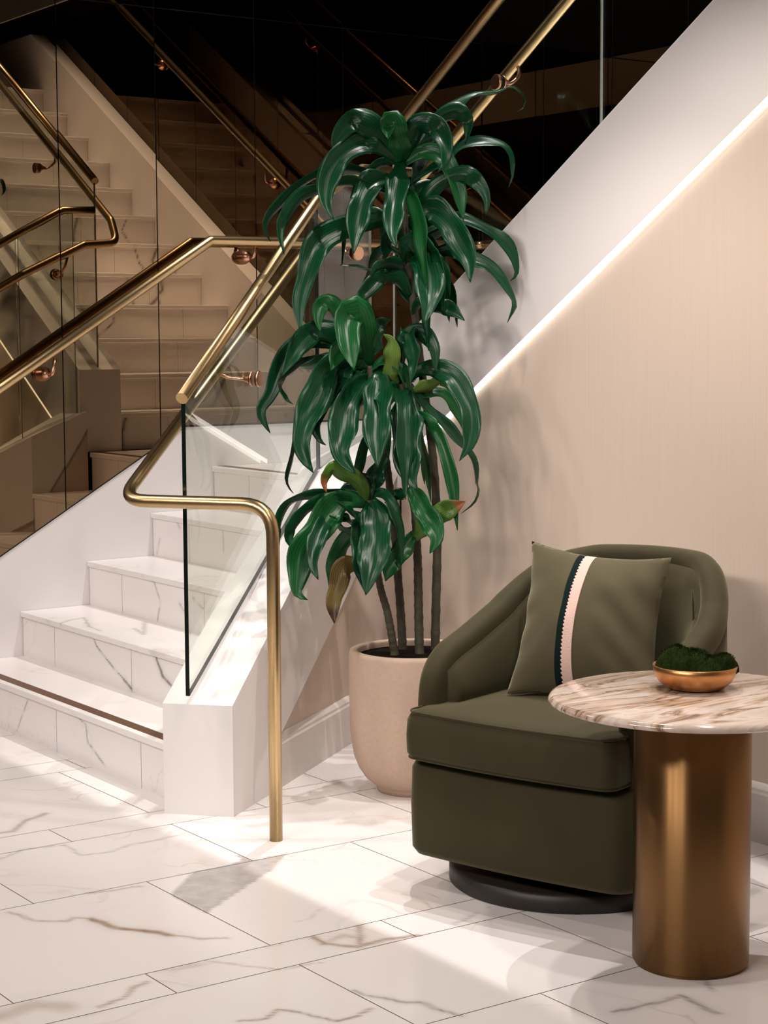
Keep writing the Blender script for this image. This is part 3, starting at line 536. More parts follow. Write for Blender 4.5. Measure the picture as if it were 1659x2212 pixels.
# ------------------------------------------------------------------ stairs
n12 = (n1+n2)/2
def edge_x(y):        # x of the parapet's middle line at a given y
    return n1.x + (y-n1.y)/.807*-.591 + .012 if y < .8 else 1.10
def stair_piece(g, tid, xl, xr0, xr1, y0, y1, z0, z1, joints, fine):
    """riser slab with vertical joints and tread slab with a small nosing"""
    st = fine if fine else .06
    js = [xl]+[j for j in joints if xl+.05 < j < xr0-.05]+[xr0]
    for a, b in zip(js[:-1], js[1:]):
        n0 = len(g.v); g.grid((a+.0009,y0,z0), (b-a-.0018,0,0), (0,0,z1-z0-.022), max(1,int((b-a)/st)), max(1,int((z1-z0)/st)))
        rv = tuple(random.uniform(-30,30) for _ in range(3)); tid += [rv]*(len(g.v)-n0)
    rv = tuple(random.uniform(-30,30) for _ in range(3)); n0 = len(g.v)
    yn = y0-.007
    for p, u, w_ in (((xl,yn,z1), None, None),):
        nu = max(1,int((xr0-xl)/st)); nw = max(1,int((y1-yn)/st)); base = len(g.v)
        for j in range(nw+1):
            t = j/nw; y = yn+(y1-yn)*t; xr = xr0+(xr1-xr0)*t
            for i in range(nu+1): g.v.append((xl+(xr-xl)*i/nu, y, z1))
        for j in range(nw):
            for i in range(nu): a = base+j*(nu+1)+i; g.f.append((a,a+1,a+nu+2,a+nu+1))
    # rounded nosing front
    b2 = len(g.v)
    prof = [(yn,z1),(yn-.0015,z1-.002),(yn-.002,z1-.006),(yn-.002,z1-.018),(yn,z1-.021),(y0,z1-.0215)]
    nu = max(1,int((xr0-xl)/(st*2)))
    for yy, zz in prof:
        for i in range(nu+1): g.v.append((xl+(xr0-xl)*i/nu, yy, zz))
    for j in range(len(prof)-1):
        for i in range(nu): a = b2+j*(nu+1)+i; g.f.append((a,a+1,a+nu+2,a+nu+1))
    tid += [rv]*(len(g.v)-n0)
jt = {1:[.29,.862,1.446],2:[.271,.863],3:[.268,.871],4:[.285,.86],5:[.265,.84]}
lower = empty('staircase', (0,0,0))
props(lower, 'white marble stair flight rising from the lobby floor to the landing', 'staircase')
for i in range(1,6):
    y0 = (i-1)*G_; y1 = y0+G_+.01 if i < 5 else Y2
    g = Geo(); tid = []
    xr0 = edge_x(y0); xr1 = edge_x(y1 if i < 5 else 1.08)
    if i == 5: xr0, xr1 = 1.095, XW
    stair_piece(g, tid, .001, xr0, xr1, y0, y1, (i-1)*R_, i*R_, jt[i], .005)
    o = g.make('step', STEPM, lower, fix=False); attr_vec(o, tid); draw_veins(o, STEP_VEINS)
    bk = Geo().box((.002,y0+.0015,(i-1)*R_+.001),(min(xr0,xr1)-.01,min(y1,y0+.285)-.004,i*R_-.003)).make('step_core', GROUT, lower)
    if i in (1,5):
        s = Geo().box((.004,y0+.014,i*R_-.001),(xr0-.004,y0+.052,i*R_+.0012)).make('nosing_strip', STRIPM, lower); s['label'] = 'bronze anti-slip strip set in the tread'
upper = empty('staircase', (XW,1.24,.825))
props(upper, 'upper white marble stair flight seen reflected in the tinted mirror', 'staircase')
for k in range(1,13):
    # this flight climbs along +x: build in a turned frame (its own "y" is world x)
    g = Geo(); tid = []
    x0 = (k-1)*G_; 
    stair_piece(g, tid, 0, Y2-1.24, Y2-1.24, x0, x0+G_+.01, (k-1)*R_, k*R_, [.2+.07*(k%3), .8-.06*(k%4)], k < 8 and .01)
    o = g.make('step', STEPM, None, fix=False); attr_vec(o, tid)
    rl = []
    for q in range(3):
        a = random.uniform(.05,.95); z = (k-1)*R_; rl.append(([(a,x0,z+.16),(a+random.uniform(-.05,.05),x0,z+.08),(a+random.uniform(-.09,.09),x0,z)], .004+.006*(q==1), .7, 0))
    draw_veins(o, rl)
    o.data.transform(Matrix(((0,1,0,0),(1,0,0,0),(0,0,1,0),(0,0,0,1)))); o.data.flip_normals(); o.parent = upper
    bk = Geo().box((x0+.0015,.001,max(-.02,(k-2)*R_)),(x0+G_+.006,Y2-1.241,k*R_-.003)).make('step_core', GROUT, upper)
    if k in (1,12):
        s = Geo().box((x0+.012,.02,k*R_-.001),(x0+.036,Y2-1.26,k*R_+.0012)).make('nosing_strip', STRIPM, upper)

# ------------------------------------------------------------------ glass and rails
def glass(poly, nrm, label, edge=GEDGE):
    o = pane(poly, nrm, GLASS, edge, 'glass_panel'); props(o, label, 'glass panel', 'clear glass balustrade panels'); return o
g0 = Vector((1.837,-.049,0)); g1 = Vector((1.192,.798,0)); th = Vector((.797,.604,0))*.012
glass([Z(g0,.345),Z(g1,.90),Z(g1,1.752),Z(g0,1.148)], -th, 'sloping clear glass panel above the white newel at the stair foot', GEDGE)
g2, g3 = Vector((1.186,.804,0)), Vector((1.150,1.036,0)); th2 = Vector((.988,.153,0))*.012
glass([Z(g2,.895),Z(g3,.99),Z(g3,1.865),Z(g2,1.755)], -th2, 'narrow clear glass panel at the stair landing corner', GEDGE2)
def zt2(x): return 2.015+.623*(x-1.156)
xa = 1.135
for q, xb in enumerate((2.17, 3.2, 4.23)):
    lb = ('first', 'second', 'third')[q]
    glass([(xa,1.134,ztop(xa)-.012),(xb,1.134,ztop(xb)-.012),(xb,1.134,zt2(xb)),(xa,1.134,zt2(xa))], (0,.008,0),
          ['lowest clear glass panel on the wide sloping white parapet', 'upper clear glass panel on the sloping parapet, right of the bright joint', 'highest glass panel on the sloping parapet'][q], GEDGE2)
    xa = xb+.003

RB = .0172
path = fillet([(1.849,-.066,1.160),(1.186,.803,1.766),(1.157,.998,1.872),(1.121,1.132,1.874)], .012)
tr = tube('handrail', path, RB, BRASS); props(tr, 'brass top rail capping the glass panel at the foot of the stairs', 'handrail')
tr2 = tube('handrail', [(1.13,1.14,2.000),(2.2,1.14,zt2(2.2)),(4.2,1.14,zt2(4.2))], RB, BRASS)
props(tr2, 'brass top rail on the glass of the upper flight, high behind the plant', 'handrail')
grab = empty('handrail', (2.151,.031,0)); props(grab, 'bent brass grab rail rising from a floor post beside the white newel', 'handrail')
gpts = [(2.151,.031,0),(2.151,.031,.890),(1.790,-.222,.890),(1.114,.792,1.593),(1.085,1.06,1.722),(1.083,1.215,1.735),(1.15,1.222,1.835),(4.2,1.222,1.835+.628*3.05)]
o = tube('rail', fillet(gpts, [.085,.075,.03,.03,.05,.03]), .0175, BRASS, None); o.data.transform(Matrix.Translation((-2.151,-.031,0))); o.parent = grab
def bracket(parent, base, nrm, end, side=1):
    """round disc clamped on glass or mirror, cone and bent stem up to the rail"""
    base, nrm, end = Vector(base), Vector(nrm).normalized(), Vector(end); off = parent.location
    br = tube('bracket', catmull([base+nrm*.012, base+nrm*.03, base+nrm*.045, (base+nrm*.065+end)/2+nrm*.006-Vector((0,0,.004)), end], 16), .006, COPPER, None, 14,
              radii=[max(.0055, .017-.0028*i) for i in range(17)])
    d1 = tube('disc', [base-nrm*.017, base-nrm*.014, base-nrm*.0135, base-nrm*.010], 0, COPPER, None, 32, radii=[.022,.0245,.0245,.0245])
    d2 = tube('gasket', [base-nrm*.010, base-nrm*.006], .0235, BLACK, None, 32)
    d3 = tube('flange', [base+nrm*.006, base+nrm*.010, base+nrm*.016], 0, COPPER, None, 32, radii=[.0225,.0225,.018])
    for x in (br,d1,d2,d3): x.data.transform(Matrix.Translation(-off)); x.matrix_parent_inverse = Matrix.Identity(4)
    br.parent = parent; d1.parent = br; d2.parent = br; d3.parent = br
def rail_at(t): a, b = Vector(gpts[2]), Vector(gpts[3]); return a+(b-a)*t
nl = Vector((-.797,-.604,0))
gl = Vector((1.548,.344,1.201)); e1 = rail_at(.37)
bracket(grab, gl, nl, rail_at(.49)-Vector((0,0,.012)))
bracket(grab, (1.158,.967,1.597), (-.988,-.153,0), (1.094,.985,1.672))
bracket(grab, (1.70,1.14,2.10), (0,1,0), (1.69,1.222,2.158))
bracket(grab, (3.2,1.14,3.04), (0,1,0), (3.19,1.222,3.10))
wr = empty('handrail', (.08,.17,1.15)); props(wr, 'brass handrail mounted on the mirrored side wall', 'handrail')
wp = fillet([(.082,-.75,.574),(.082,1.034,1.688),(.082,2.33,1.70),(.90,2.33,1.705),(4.2,2.33,1.705+.627*3.3)], [.02,.05,.02])
o = tube('rail', wp, .0185, BRASS, None); o.data.transform(Matrix.Translation((-.08,-.17,-1.15))); o.parent = wr
def ball_bracket(y, z, zr):
    off = Vector(wr.location)
    pl = tube('disc', [(.006,y,z),(.012,y,z),(.03,y,z),(.048,y,z),(.060,y,z),(.066,y,z)], 0, COPPER, None, 32, radii=[.0285,.029,.0275,.021,.013,.004])
    st = tube('bracket', fillet([(.05,y,z-.004),(.082,y+.01,z-.006),(.082,y+.022,zr-.012)], .018), .006, COPPER, None, 14)
    for x in (pl,st): x.data.transform(Matrix.Translation(-off))
    st.parent = wr; pl.parent = st
ball_bracket(1.212,1.632,1.69); ball_bracket(.362,1.195,1.262); ball_bracket(-.45,.69,.75); ball_bracket(1.9,1.64,1.70)
for x_ in (1.66,2.80,3.9):
    z_ = 1.705+.627*(x_-.9); offw = Vector(wr.location)
    st = tube('bracket', fillet([(x_,2.388,z_-.10),(x_,2.335,z_-.10),(x_,2.33,z_-.012)], .02), .006, COPPER, None, 14); st.data.transform(Matrix.Translation(-offw)); st.parent = wr
    pl_ = tube('disc', [(x_,2.392,z_-.1),(x_,2.380,z_-.1),(x_,2.366,z_-.1)], 0, COPPER, None, 32, radii=[.0285,.0285,.018]); pl_.data.transform(Matrix.Translation(-offw)); pl_.parent = st

# ------------------------------------------------------------------ side table and bowl
def swirl():
    m = bpy.data.materials.new('swirled_marble'); m.use_nodes = True
    nt = m.node_tree; N = nt.nodes; L = nt.links; b = N['Principled BSDF']; b.inputs['Roughness'].default_value = .12
    tc = N.new('ShaderNodeTexCoord'); mp = N.new('ShaderNodeMapping'); mp.inputs['Rotation'].default_value = (0,0,.75); mp.inputs['Scale'].default_value = (7,1.6,3)
    n = N.new('ShaderNodeTexNoise'); n.inputs['Scale'].default_value = 1.15; n.inputs['Detail'].default_value = 5; n.inputs['Distortion'].default_value = 1.3; n.inputs['Roughness'].default_value = .55
    L.new(tc.outputs['Object'], mp.inputs[0]); L.new(mp.outputs[0], n.inputs[0])
    mu = N.new('ShaderNodeMath'); mu.operation = 'MULTIPLY'; mu.inputs[1].default_value = 5.2; L.new(n.outputs[0], mu.inputs[0])
    fr = N.new('ShaderNodeMath'); fr.operation = 'FRACT'; L.new(mu.outputs[0], fr.inputs[0])
    cr = N.new('ShaderNodeValToRGB'); e = cr.color_ramp.elements
    e[0].position = 0; e[0].color = (.46,.34,.26,1); e[1].position = 1; e[1].color = (.38,.27,.20,1)
    for p, c in ((.25,(.54,.44,.37,1)),(.5,(.60,.51,.45,1)),(.72,(.40,.27,.18,1)),(.82,(.14,.08,.05,1)),(.88,(.52,.40,.32,1))):
        q = e.new(p); q.color = c
    L.new(fr.outputs[0], cr.inputs[0]); L.new(cr.outputs[0], b.inputs['Base Color']); return m
SWIRL = swirl()
BRONZE = mat('brushed_bronze', (.24,.13,.052), .40, 1)
BOWLM = mat('bowl_copper', (.60,.30,.12), .36, 1, var=(18,.18), bump=(60,.15))
MOSS = mat('moss', (.012,.020,.004), 1, spec=.05, var=(60,.5), bump=(160,1))
tb = empty('side_table', (3.468,.252,0)); props(tb, 'round side table with swirled marble top on a bronze drum column', 'side table')
BRONZE.node_tree.nodes['Principled BSDF'].inputs['Anisotropic'].default_value = .92
BRONZE.node_tree.nodes['Principled BSDF'].inputs['Anisotropic Rotation'].default_value = .25
tg = BRONZE.node_tree.nodes.new('ShaderNodeTangent'); tg.direction_type = 'RADIAL'; tg.axis = 'Z'; BRONZE.node_tree.links.new(tg.outputs[0], BRONZE.node_tree.nodes['Principled BSDF'].inputs['Tangent'])
lathe('column', [(.118,0),(.118,.006),(.1225,.008),(.1225,.551)], BRONZE, tb)
lathe('tabletop', [(.0,.552),(.285,.552),(.298,.5555),(.303,.560),(.303,.5635),(.299,.5695),(.292,.572),(0,.572)], SWIRL, tb, seg=128)
BZ = .5725; bx, by = 3.412, .312
bw = lathe('bowl', [(0,0),(.050,0),(.062,.003),(.078,.016),(.088,.036),(.090,.050),(.0885,.0505),(.086,.036),(.076,.018),(.06,.006),(0,.005)], BOWLM, None, (0,0,0), 72)
bw.location = (bx,by,BZ); props(bw, 'shallow hammered copper bowl holding moss on the side table', 'bowl')
def mound(cx, cy, r, h, seed):
    V = []; F = []; nr, ns = 14, 36
    for i in range(nr+1):
        t = i/nr; rr = r*math.sin(t*math.pi/2); zz = h*math.cos(t*math.pi/2)
        for k in range(ns):
            a = 2*math.pi*k/ns; nzv = noise.noise(Vector((rr*math.cos(a)*26+seed, rr*math.sin(a)*26, zz*26)))*.007
            V.append((cx+rr*math.cos(a)*(1+nzv*3), cy+rr*math.sin(a)*(1+nzv*3), zz+nzv))
    for i in range(nr):
        for k in range(ns): j = (k+1) % ns; F.append((i*ns+k,i*ns+j,(i+1)*ns+j,(i+1)*ns+k))
    return V, F
Vm, Fm = [], []
for a in ((-.030,-.022,.052,.052,1),(.040,.040,.036,.040,5),(-.012,.008,.056,.046,9),(.02,.02,.05,.034,12)):
    V, F = mound(*a); n = len(Vm); Vm += V; Fm += [tuple(i+n for i in f) for f in F]
# short fibres over the mounds
rs = random.Random(3); base = list(Vm)
for q in range(9000):
    v = Vector(base[rs.randrange(len(base))]); nrm = Vector((v.x*4, v.y*4, .5+v.z*8)).normalized()
    v = v+Vector((rs.uniform(-.003,.003),rs.uniform(-.003,.003),0)); t = Vector((rs.uniform(-1,1),rs.uniform(-1,1),rs.uniform(-.4,.6)))
    if (v.x**2+v.y**2)**.5 > .083: continue
    e = v+(nrm+t*.6)*.0045; s = t.cross(nrm)*.0006; n = len(Vm); Vm += [tuple(v-s),tuple(v+s),tuple(e)]; Fm.append((n,n+1,n+2))
ms = meshobj('moss', [(x,y,z) for x,y,z in Vm], Fm, MOSS); ms.location = (bx,by,BZ+.034)
props(ms, 'dark green clumps of moss filling the copper bowl', 'moss', kind='stuff')

# ------------------------------------------------------------------ armchair
def velvet(name, c, sh, tint):
    m = mat(name, c, .75, 0, .15, sh, 0, bump=(220,.12), sheen_tint=tint, var=(7,.22)); m.node_tree.nodes['Principled BSDF'].inputs['Sheen Roughness'].default_value = .45; return m
VEL = velvet('olive_velvet', (.034,.028,.012), .55, (.34,.31,.19))
VEL2 = velvet('pillow_velvet', (.066,.055,.028), .5, (.5,.47,.33))
PLINTH = mat('dark_plinth', (.018,.013,.008), .5)
ch = empty('armchair', (2.876,.45,0), math.radians(17)); props(ch, 'olive velvet swivel tub armchair with loose seat cushion', 'armchair')
# local frame: x to the chair's right in the picture, -y is its front
lathe('swivel_base', [(.285,0),(.292,.004),(.292,.040),(.282,.046),(0,.046)], PLINTH, ch, (-.02,-.01,0), 72)
lathe('swivel_bearing', [(.15,.046),(.15,.075)], PLINTH, ch, (0,0,0), 32)
HW = .31
def u_path(hw, front, back_c, rb, n=40):
    """half-round tub plan: straight arms, circular back; returns (x, y, outward normal)"""
    P = []
    for i in range(n//4): y = -front+(front+back_c)*i/(n//4); P.append((-hw, y, (-1,0)))
    for i in range(n+1):
        a = math.pi-math.pi*i/n; P.append((hw*math.cos(a), back_c+rb*math.sin(a), (math.cos(a), math.sin(a))))
    for i in range(n//4-1,-1,-1): y = -front+(front+back_c)*i/(n//4); P.append((hw, y, (1,0)))
    return P
def drop(x, y):  # the right arm sits a little lower
    return .040*min(1,max(0,(x-.08)/.18))*min(1,max(0,(.33-y)/.12))
def topz(y):     # height of the arm / back line as a function of depth (-y is front)
    tab = [(-.245,.50),(-.20,.555),(-.16,.578),(-.08,.603),(0,.632),(.07,.658),(.14,.693),(.22,.742),(.28,.768),(.33,.783),(.42,.788)]
    if y <= tab[0][0]: return tab[0][1]
    for (a,za),(b,zb) in zip(tab[:-1], tab[1:]):
        if y <= b: t = (y-a)/(b-a); return za+(zb-za)*t
    return tab[-1][1]
# body: box with bowed front and rounded corners
def rounded_plan(hw, front, bow, back_c, rb, rc=.05, n=10):
    P = []
    for i in range(25):
        a = math.pi*i/24; P.append((hw*math.cos(a), back_c+rb*math.sin(a)))
    # left side down to the front corner
    for i in range(n+1):
        a = math.pi+math.pi/2*i/n; P.append((-hw+rc+rc*math.cos(a), -front+rc+rc*math.sin(a)))
    for i in range(1,12):
        t = i/12; x = (-hw+rc)+(2*hw-2*rc)*t; P.append((x, -front-bow*math.sin(math.pi*t)))
    for i in range(n+1):
        a = -math.pi/2+math.pi/2*i/n; P.append((hw-rc+rc*math.cos(a), -front+rc+rc*math.sin(a)))
    return P
def pillowed(name, planf, levels, m, parent, crown=0):
    """stack of scaled plan outlines (inset, z) closed by a crowned top"""
    V = []; F = []; k = None
    for ins, z in levels:
        P = planf(ins); k = len(P)
        V += [(x,y,z) for x,y in P]
    for i in range(len(levels)-1):
        for j in range(k): q = (j+1) % k; F.append((i*k+j,i*k+q,(i+1)*k+q,(i+1)*k+j))
    # top rings toward the centroid
    P = [V[-k+j] for j in range(k)]; cx = sum(p[0] for p in P)/k; cy = sum(p[1] for p in P)/k; z0 = levels[-1][1]
    rings = 8; b = len(V)-k
    for r in range(1, rings):
        t = r/rings; V += [(cx+(x-cx)*(1-t), cy+(y-cy)*(1-t), z0+crown*(1-(1-t)**2.2)) for x,y,_ in P]
        n0 = b+(r-1)*k; n1_ = b+r*k
        for j in range(k): q = (j+1) % k; F.append((n0+j,n0+q,n1_+q,n1_+j))
    V.append((cx,cy,z0+crown)); c = len(V)-1; n0 = b+(rings-1)*k
    for j in range(k): F.append((n0+j,n0+(j+1)%k,c))
    F.append(tuple(reversed(range(k))))
    o = meshobj(name, V, F, m, parent, True); bb = bmesh.new(); bb.from_mesh(o.data); bmesh.ops.recalc_face_normals(bb, faces=bb.faces); bb.to_mesh(o.data); bb.free(); return o
bodyf = lambda s: rounded_plan(.308-s, .295-s, .012, .09, .31-s, .05)
pillowed('seat_body', bodyf, [(.03,.075),(.008,.080),(.0,.095),(-.002,.2),(0,.29),(.006,.303),(.02,.31),(.06,.312)], VEL, ch)
cushf = lambda s: rounded_plan(.288-s, .325-s, .016, .02, .21-s, .035)
cu = pillowed('seat_cushion', cushf, [(.02,.316),(.004,.321),(-.003,.335),(-.004,.375),(-.002,.415),(.006,.432),(.022,.439)], VEL, ch, .014)
cpip = [Vector((x,y,.4345)) for x,y in cushf(.004)]; pp = tube('piping', cpip+[cpip[0]], .0024, VEL, cu, 8, caps=False)
cpip = [Vector((x,y,.323)) for x,y in cushf(.001)]; pp = tube('piping', cpip+[cpip[0]], .0024, VEL, cu, 8, caps=False)
# upholstered wall of the tub
P = u_path(HW, .20, .09, .31); V = []; F = []
sect = 0
for x, y, (nx, ny) in P:
    zt = topz(y)-.028-drop(x,y); T_ = .085
    ring = []
    for o_, z in ((0,.29),(.002,.40),(.003,zt*.5+.2),(0,zt-.03),(-.02,zt),(-.055,zt),(-T_+.004,zt-.03),(-T_-.012,zt*.45+.24),(-T_-.016,.46),(-T_,.41),(-T_,.29)):
        ring.append((x+nx*o_, y+ny*o_, z))
    sect = len(ring); V += ring
for i in range(len(P)-1):
    for j in range(sect-1): F.append((i*sect+j,i*sect+j+1,(i+1)*sect+j+1,(i+1)*sect+j))
F.append(tuple(range(sect))); F.append(tuple(reversed([(len(P)-1)*sect+j for j in range(sect)])))
o = meshobj('backrest', V, F, VEL, ch, True); b = bmesh.new(); b.from_mesh(o.data); bmesh.ops.recalc_face_normals(b, faces=b.faces); b.to_mesh(o.data); b.free()
back = o
# inside seams of the back
for xx, s in ((-.215,1),(.205,-1)):
    pts = [Vector((xx-.012*s*math.sin(t*3), .155+.03*t, .44+t*.27)) for t in [k/8 for k in range(9)]]
    tube('seam', pts, .003, VEL, back, 6)
# fat rolled band along arms and back
path = []
P = u_path(HW-.030, .205, .09, .31-.030, 60)
x0, y0, _ = P[0]
front = [(x0, y0+.002, .30), (x0, y0-.006, .38), (x0, y0-.008, .44), (x0,y0+.002,.495), (x0,y0+.028,.528)]
body_pts = [(x,y,topz(y)-.036-drop(x,y)) for x,y,_ in P if y > -.15]
rf = [(-x,y,z-.02*(z>.4)) for x,y,z in reversed(front)]
full = front+body_pts+rf
full = catmull(full, 150)
nrm = []
for p in full:
    if p.y < .09: nrm.append(Vector((-1 if p.x < 0 else 1,0,0)))
    else: nrm.append(Vector((p.x, p.y-.09, 0)).normalized())
V = []; F = []; seg = 20
for i, p in enumerate(full):
    t = (full[min(i+1,len(full)-1)]-full[max(i-1,0)]).normalized(); nn = nrm[i]; nn = (nn-t*nn.dot(t)).normalized(); bb_ = t.cross(nn)
    for k in range(seg):
        a = 2*math.pi*k/seg; ca, sa = math.cos(a), math.sin(a)
        V.append(p + nn*(.034*math.copysign(abs(ca)**.8, ca)) + bb_*(.036*math.copysign(abs(sa)**.8, sa)))
for i in range(len(full)-1):
    for k in range(seg): j = (k+1) % seg; F.append((i*seg+k,i*seg+j,(i+1)*seg+j,(i+1)*seg+k))
F.append(tuple(range(seg))); F.append(tuple((len(full)-1)*seg+k for k in range(seg)))
o = meshobj('rolled_edge', V, F, VEL, ch, True); b = bmesh.new(); b.from_mesh(o.data); bmesh.ops.recalc_face_normals(b, faces=b.faces); b.to_mesh(o.data); b.free()

# throw pillow (own thing, leaning in the chair)
Rz = Matrix.Rotation(math.radians(17), 4, 'Z')
def cw(r, f, z): return Vector((2.876,.45,0)) + (Rz @ Vector((r,-f,z)))
BL, TL, TR, BR = cw(-.150,.092,.452), cw(-.215,-.12,.806), cw(.196,-.10,.795), cw(.235,.03,.450)
pn = (TR-BL).cross(TL-BR).normalized()
if pn.dot(cw(0,1,0)-cw(0,0,0)) < 0: pn = -pn
def pil(u, v, side, extra=0):
    """u, v in -1..1"""
    # sides bow in between the corners
    uu = u*(1-.11*(1-v*v)**1.0); vv = v*(1-.11*(1-u*u)**1.0)
    a, b = (uu+1)/2, (vv+1)/2
    p = BL*(1-a)*(1-b)+BR*a*(1-b)+TR*a*b+TL*(1-a)*b
    e = max(0,(1-u**2))**.62*max(0,(1-v**2))**.62
    t = .078*e
    wr = .011*math.sin(11*v+5*u*u+u*5)*max(0,u-.15)*(1-v*v)*max(0,1-u*u)**.3 + .003*math.sin(14*v-6*u)*max(0,-u-.5)*(1-v*v)*2 + .003*noise.noise(Vector((u*3,v*3,side)))
    if side > 0: t += wr+extra
    return p + pn*(t*side*(1 if side > 0 else .7))
NP = 44
V = []; F = []; fm = []
for s in (1,-1):
    n0 = len(V)
    for j in range(NP+1):
        for i in range(NP+1): V.append(pil(-1+2*i/NP, -1+2*j/NP, s))
    for j in range(NP):
        for i in range(NP): a = n0+j*(NP+1)+i; F.append((a,a+1,a+NP+2,a+NP+1))
me_p = meshobj('throw_pillow', V, F, VEL2, None, True)
b = bmesh.new(); b.from_mesh(me_p.data); bmesh.ops.remove_doubles(b, verts=b.verts, dist=.0008); bmesh.ops.recalc_face_normals(b, faces=b.faces); b.to_mesh(me_p.data); b.free()
props(me_p, 'square olive velvet pillow with dark band and pink fringe stripe', 'pillow')
TEAL = mat('dark_teal_band', (.004,.011,.010), .9, sheen=0, spec=.1, bump=(300,.2))
PINK = mat('pink_fringe', (.62,.42,.36), .85, bump=(260,.5))
def band(name, ua, ub, m, extra, jag=0):
    V = []; F = []; n = 110; k = 5; rj = random.Random(5)
    for lay in (0,1):
        for j in range(n+1):
            v = -.965+1.93*j/n; jj = (rj.uniform(0,jag) if lay else 0); 
            for i in range(k+1):
                t = i/k; u0 = ua(v)-(jag*(.5+.5*math.sin(j*2.1))*(1 if i == 0 else 0)); u = u0+(ub(v)-u0)*t
                V.append(pil(u, v, 1, extra*(1-lay)+.0002))
    W = (n+1)*(k+1)
    for lay in (0,1):
        for j in range(n):
            for i in range(k): a = lay*W+j*(k+1)+i; F.append((a,a+1,a+k+2,a+k+1))
    o = meshobj(name, V, F, m, me_p, True); return o
c1 = lambda v: -.26+.03*v+.01*math.sin(3*v)
band('dark_band', lambda v: c1(v)-.0, lambda v: c1(v)+.115, TEAL, .0016)
band('pink_stripe', lambda v: c1(v)+.115, lambda v: c1(v)+.25, PINK, .0022, .03)

# ------------------------------------------------------------------ potted plant
POT = mat('stone_planter', (.46,.33,.25), .7, bump=(160,.15), var=(90,.10))
SOIL = mat('dark_soil', (.006,.004,.003), 1, spec=.05, bump=(80,1), var=(90,.6))
BARK = mat('cane_bark', (.045,.038,.020), .7, bump=(60,.4,(1,1,4)), var=(30,.5,(1,1,5)))
pl = empty('potted_plant', (1.916,.648,0)); props(pl, 'tall corn plant with drooping glossy leaves in a rounded stone planter', 'potted plant')
lathe('pot', [(.085,.012),(.088,.0),(.105,.0),(.108,.012),(.112,.018),(.140,.040),(.160,.070),(.174,.105),(.182,.150),(.1855,.205),(.1865,.30),(.1865,.405),(.184,.414),(.178,.417),(.166,.417),(.161,.413),(.162,.40),(.160,.385)], POT, pl, seg=96)
sl = lathe('soil', [(.1615,.398),(.12,.401),(.06,.404),(0,.405)], SOIL, pl, seg=48)
off = Vector(pl.location)
def leafmat(name, c, c2, tip=None):
    m = bpy.data.materials.new(name); m.use_nodes = True; nt = m.node_tree; N = nt.nodes; L = nt.links; b = N['Principled BSDF']
    b.inputs['Roughness'].default_value = .31; b.inputs['Specular IOR Level'].default_value = .22; b.inputs['Coat Weight'].default_value = 0; b.inputs['Coat Roughness'].default_value = .2
    at = N.new('ShaderNodeAttribute'); at.attribute_name = 'leaf'
    sp = N.new('ShaderNodeSeparateXYZ'); L.new(at.outputs['Vector'], sp.inputs[0])
    w_ = N.new('ShaderNodeMath'); w_.operation = 'MULTIPLY'; w_.inputs[1].default_value = 60; L.new(sp.outputs[1], w_.inputs[0])
    sn = N.new('ShaderNodeMath'); sn.operation = 'SINE'; L.new(w_.outputs[0], sn.inputs[0])
    mr = N.new('ShaderNodeMapRange'); mr.inputs[1].default_value = -1; mr.inputs[2].default_value = 1; L.new(sn.outputs[0], mr.inputs[0])
    mx = N.new('ShaderNodeMix'); mx.data_type = 'RGBA'; mx.inputs[6].default_value = (*c,1); mx.inputs[7].default_value = (*c2,1); L.new(mr.outputs[0], mx.inputs[0])
    src = mx.outputs[2]
    if tip:
        t = N.new('ShaderNodeMapRange'); t.inputs[1].default_value = .78; t.inputs[2].default_value = .88; L.new(sp.outputs[0], t.inputs[0])
        m2 = N.new('ShaderNodeMix'); m2.data_type = 'RGBA'; m2.inputs[7].default_value = (*tip,1); L.new(src, m2.inputs[6]); L.new(t.outputs[0], m2.inputs[0]); src = m2.outputs[2]
    L.new(src, b.inputs['Base Color']); bp = N.new('ShaderNodeBump'); bp.inputs['Strength'].default_value = .12; bp.inputs['Distance'].default_value = .0006
    L.new(sn.outputs[0], bp.inputs['Height']); L.new(bp.outputs[0], b.inputs['Normal'])
    b.inputs['Subsurface Weight'].default_value = 0
    return m
LM = [leafmat('leaf_green', (.0015,.030,.009), (.003,.042,.014)), leafmat('leaf_pale', (.07,.13,.02), (.12,.19,.04)),
      leafmat('leaf_green_brown_tip', (.045,.10,.015), (.06,.13,.02), (.20,.06,.02)), leafmat('leaf_dry', (.09,.055,.018), (.14,.10,.03), (.04,.015,.01)),
      leafmat('leaf_bright_green', (.004,.055,.012), (.007,.072,.017))]
for pts, r in STEMS:
    c = catmull(pts, 90); rad = []
    for i in range(len(c)):
        ringy = .0012 if i % 4 == 0 else 0; rad.append(r*(1.12-.3*i/90)+ringy)
    c = [c[0]-Vector((0,0,.02))]+c; rad = [rad[0]]+rad
    o = tube('stem', [p-off for p in c], r, BARK, pl, 14, radii=rad)
vdir = -fw
rl = random.Random(11)
CROWNS = [((1.759,.726,1.84),22), ((1.765,.602,1.25),14), ((1.832,.672,1.19),10), ((1.84,.55,.87),5)]
extra = []
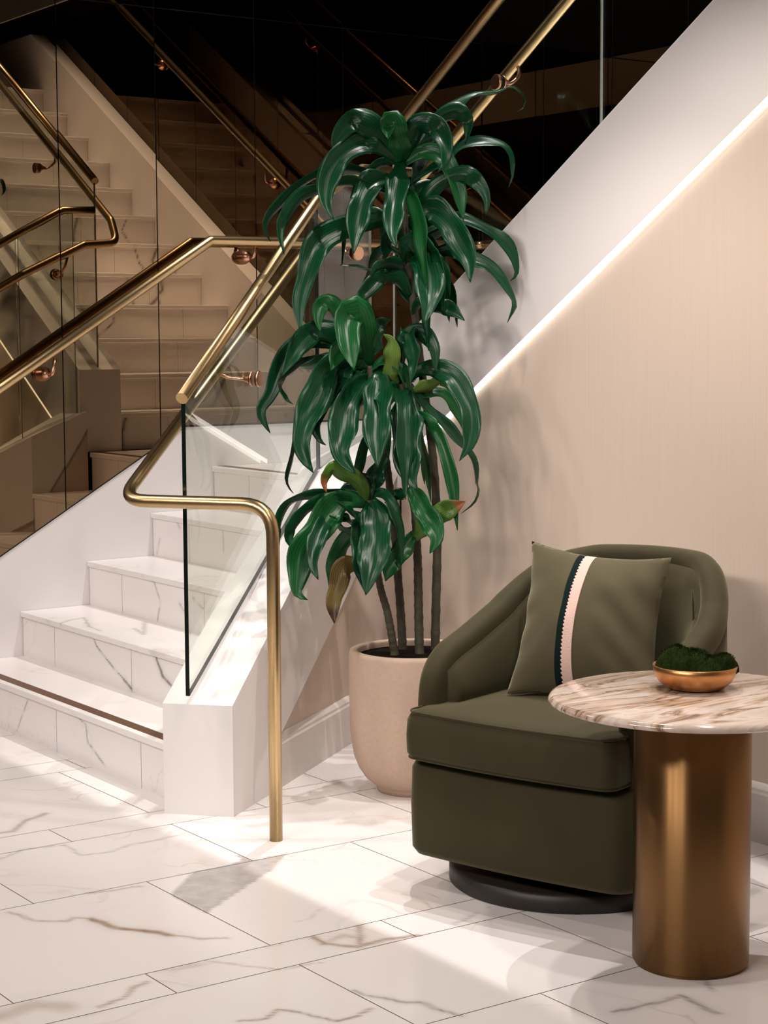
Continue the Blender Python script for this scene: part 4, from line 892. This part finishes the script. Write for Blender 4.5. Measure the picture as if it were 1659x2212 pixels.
for (cx_,cy_,cz_), k_ in CROWNS:
    for q in range(k_//2):
        a = rl.uniform(0,2*math.pi); L_ = rl.uniform(.20,.34); el = rl.uniform(.1,1.1); zz = cz_-rl.uniform(0,.14 if k_ < 20 else .42)
        P_ = [Vector((cx_,cy_,zz))]
        for s_ in range(1,6):
            t_ = s_/5; rr_ = L_*(1-(1-t_)**1.5)*.62; z_ = L_*(math.sin(el)*1.15*t_ - 1.35*t_*t_)
            P_.append(Vector((cx_+rr_*math.cos(a), min(.97, cy_+rr_*math.sin(a)), zz+z_)))
        if P_[-1].x < 1.60 and P_[-1].y < .5 and zz > 1: pass
        extra.append((P_, rl.uniform(.028,.044), rl.uniform(.5,1), 0))
LEAVES = LEAVES + extra
for pts, wd, face, kind in LEAVES:
    mk = kind if kind or rl.random() > .22 else 4
    n = 26; c = catmull(pts, n); K = 6; V = []; A = []
    s0 = None; tw = rl.uniform(-.75,.75); ph = rl.uniform(0,6)
    for i, p in enumerate(c):
        t = (c[min(i+1,n)]-c[max(i-1,0)]).normalized(); tv = t - vdir*t.dot(vdir)
        if tv.length < .15: ip = s0 if s0 is not None else RT
        else: ip = tv.normalized().cross(vdir)
        if s0 is not None and ip.dot(s0) < 0: ip = -ip
        s0 = ip if s0 is None else (s0*.55+ip*.45).normalized()
        sd = (s0*face + vdir*math.sqrt(max(0,1-face*face))*(1 if tw > 0 else -1))
        sd = (sd - t*sd.dot(t)).normalized(); rt_ = Matrix.Rotation(tw*.6*math.sin(ph+i*.18), 4, t); sd = rt_ @ sd
        nn = sd.cross(t).normalized(); 
        if nn.z < 0: nn = -nn
        u = i/n; prof = min(1, .30+2.6*u)*max(0, 1-max(0,(u-.55)/.45)**1.9)
        hw = wd*.60*prof*(1+.10*math.sin(ph+i*.55)) + .0006
        for k in range(K+1):
            q = -1+2*k/K
            fold = -.38*(1-abs(q))*hw + .17*hw*math.sin(ph*2+i*.75+(1.5 if q > 0 else 0))*abs(q)**2
            V.append(p + sd*(q*hw) + nn*fold); A.append((u, (q+1)/2, 0))
    F = []
    for i in range(n):
        for k in range(K): a = i*(K+1)+k; F.append((a,a+1,a+K+2,a+K+1))
    o = meshobj('leaf', [v-off for v in V], F, LM[mk], pl, True); attr_vec(o, A, 'leaf')
    md = o.modifiers.new('thick', 'SOLIDIFY'); md.thickness = .0009
    if kind == 1: o['label'] = 'pale yellow green leaf'
    if kind == 2: o['label'] = 'yellowing leaf with a burnt brown tip'
    if kind == 3: o['label'] = 'withered brown leaf'
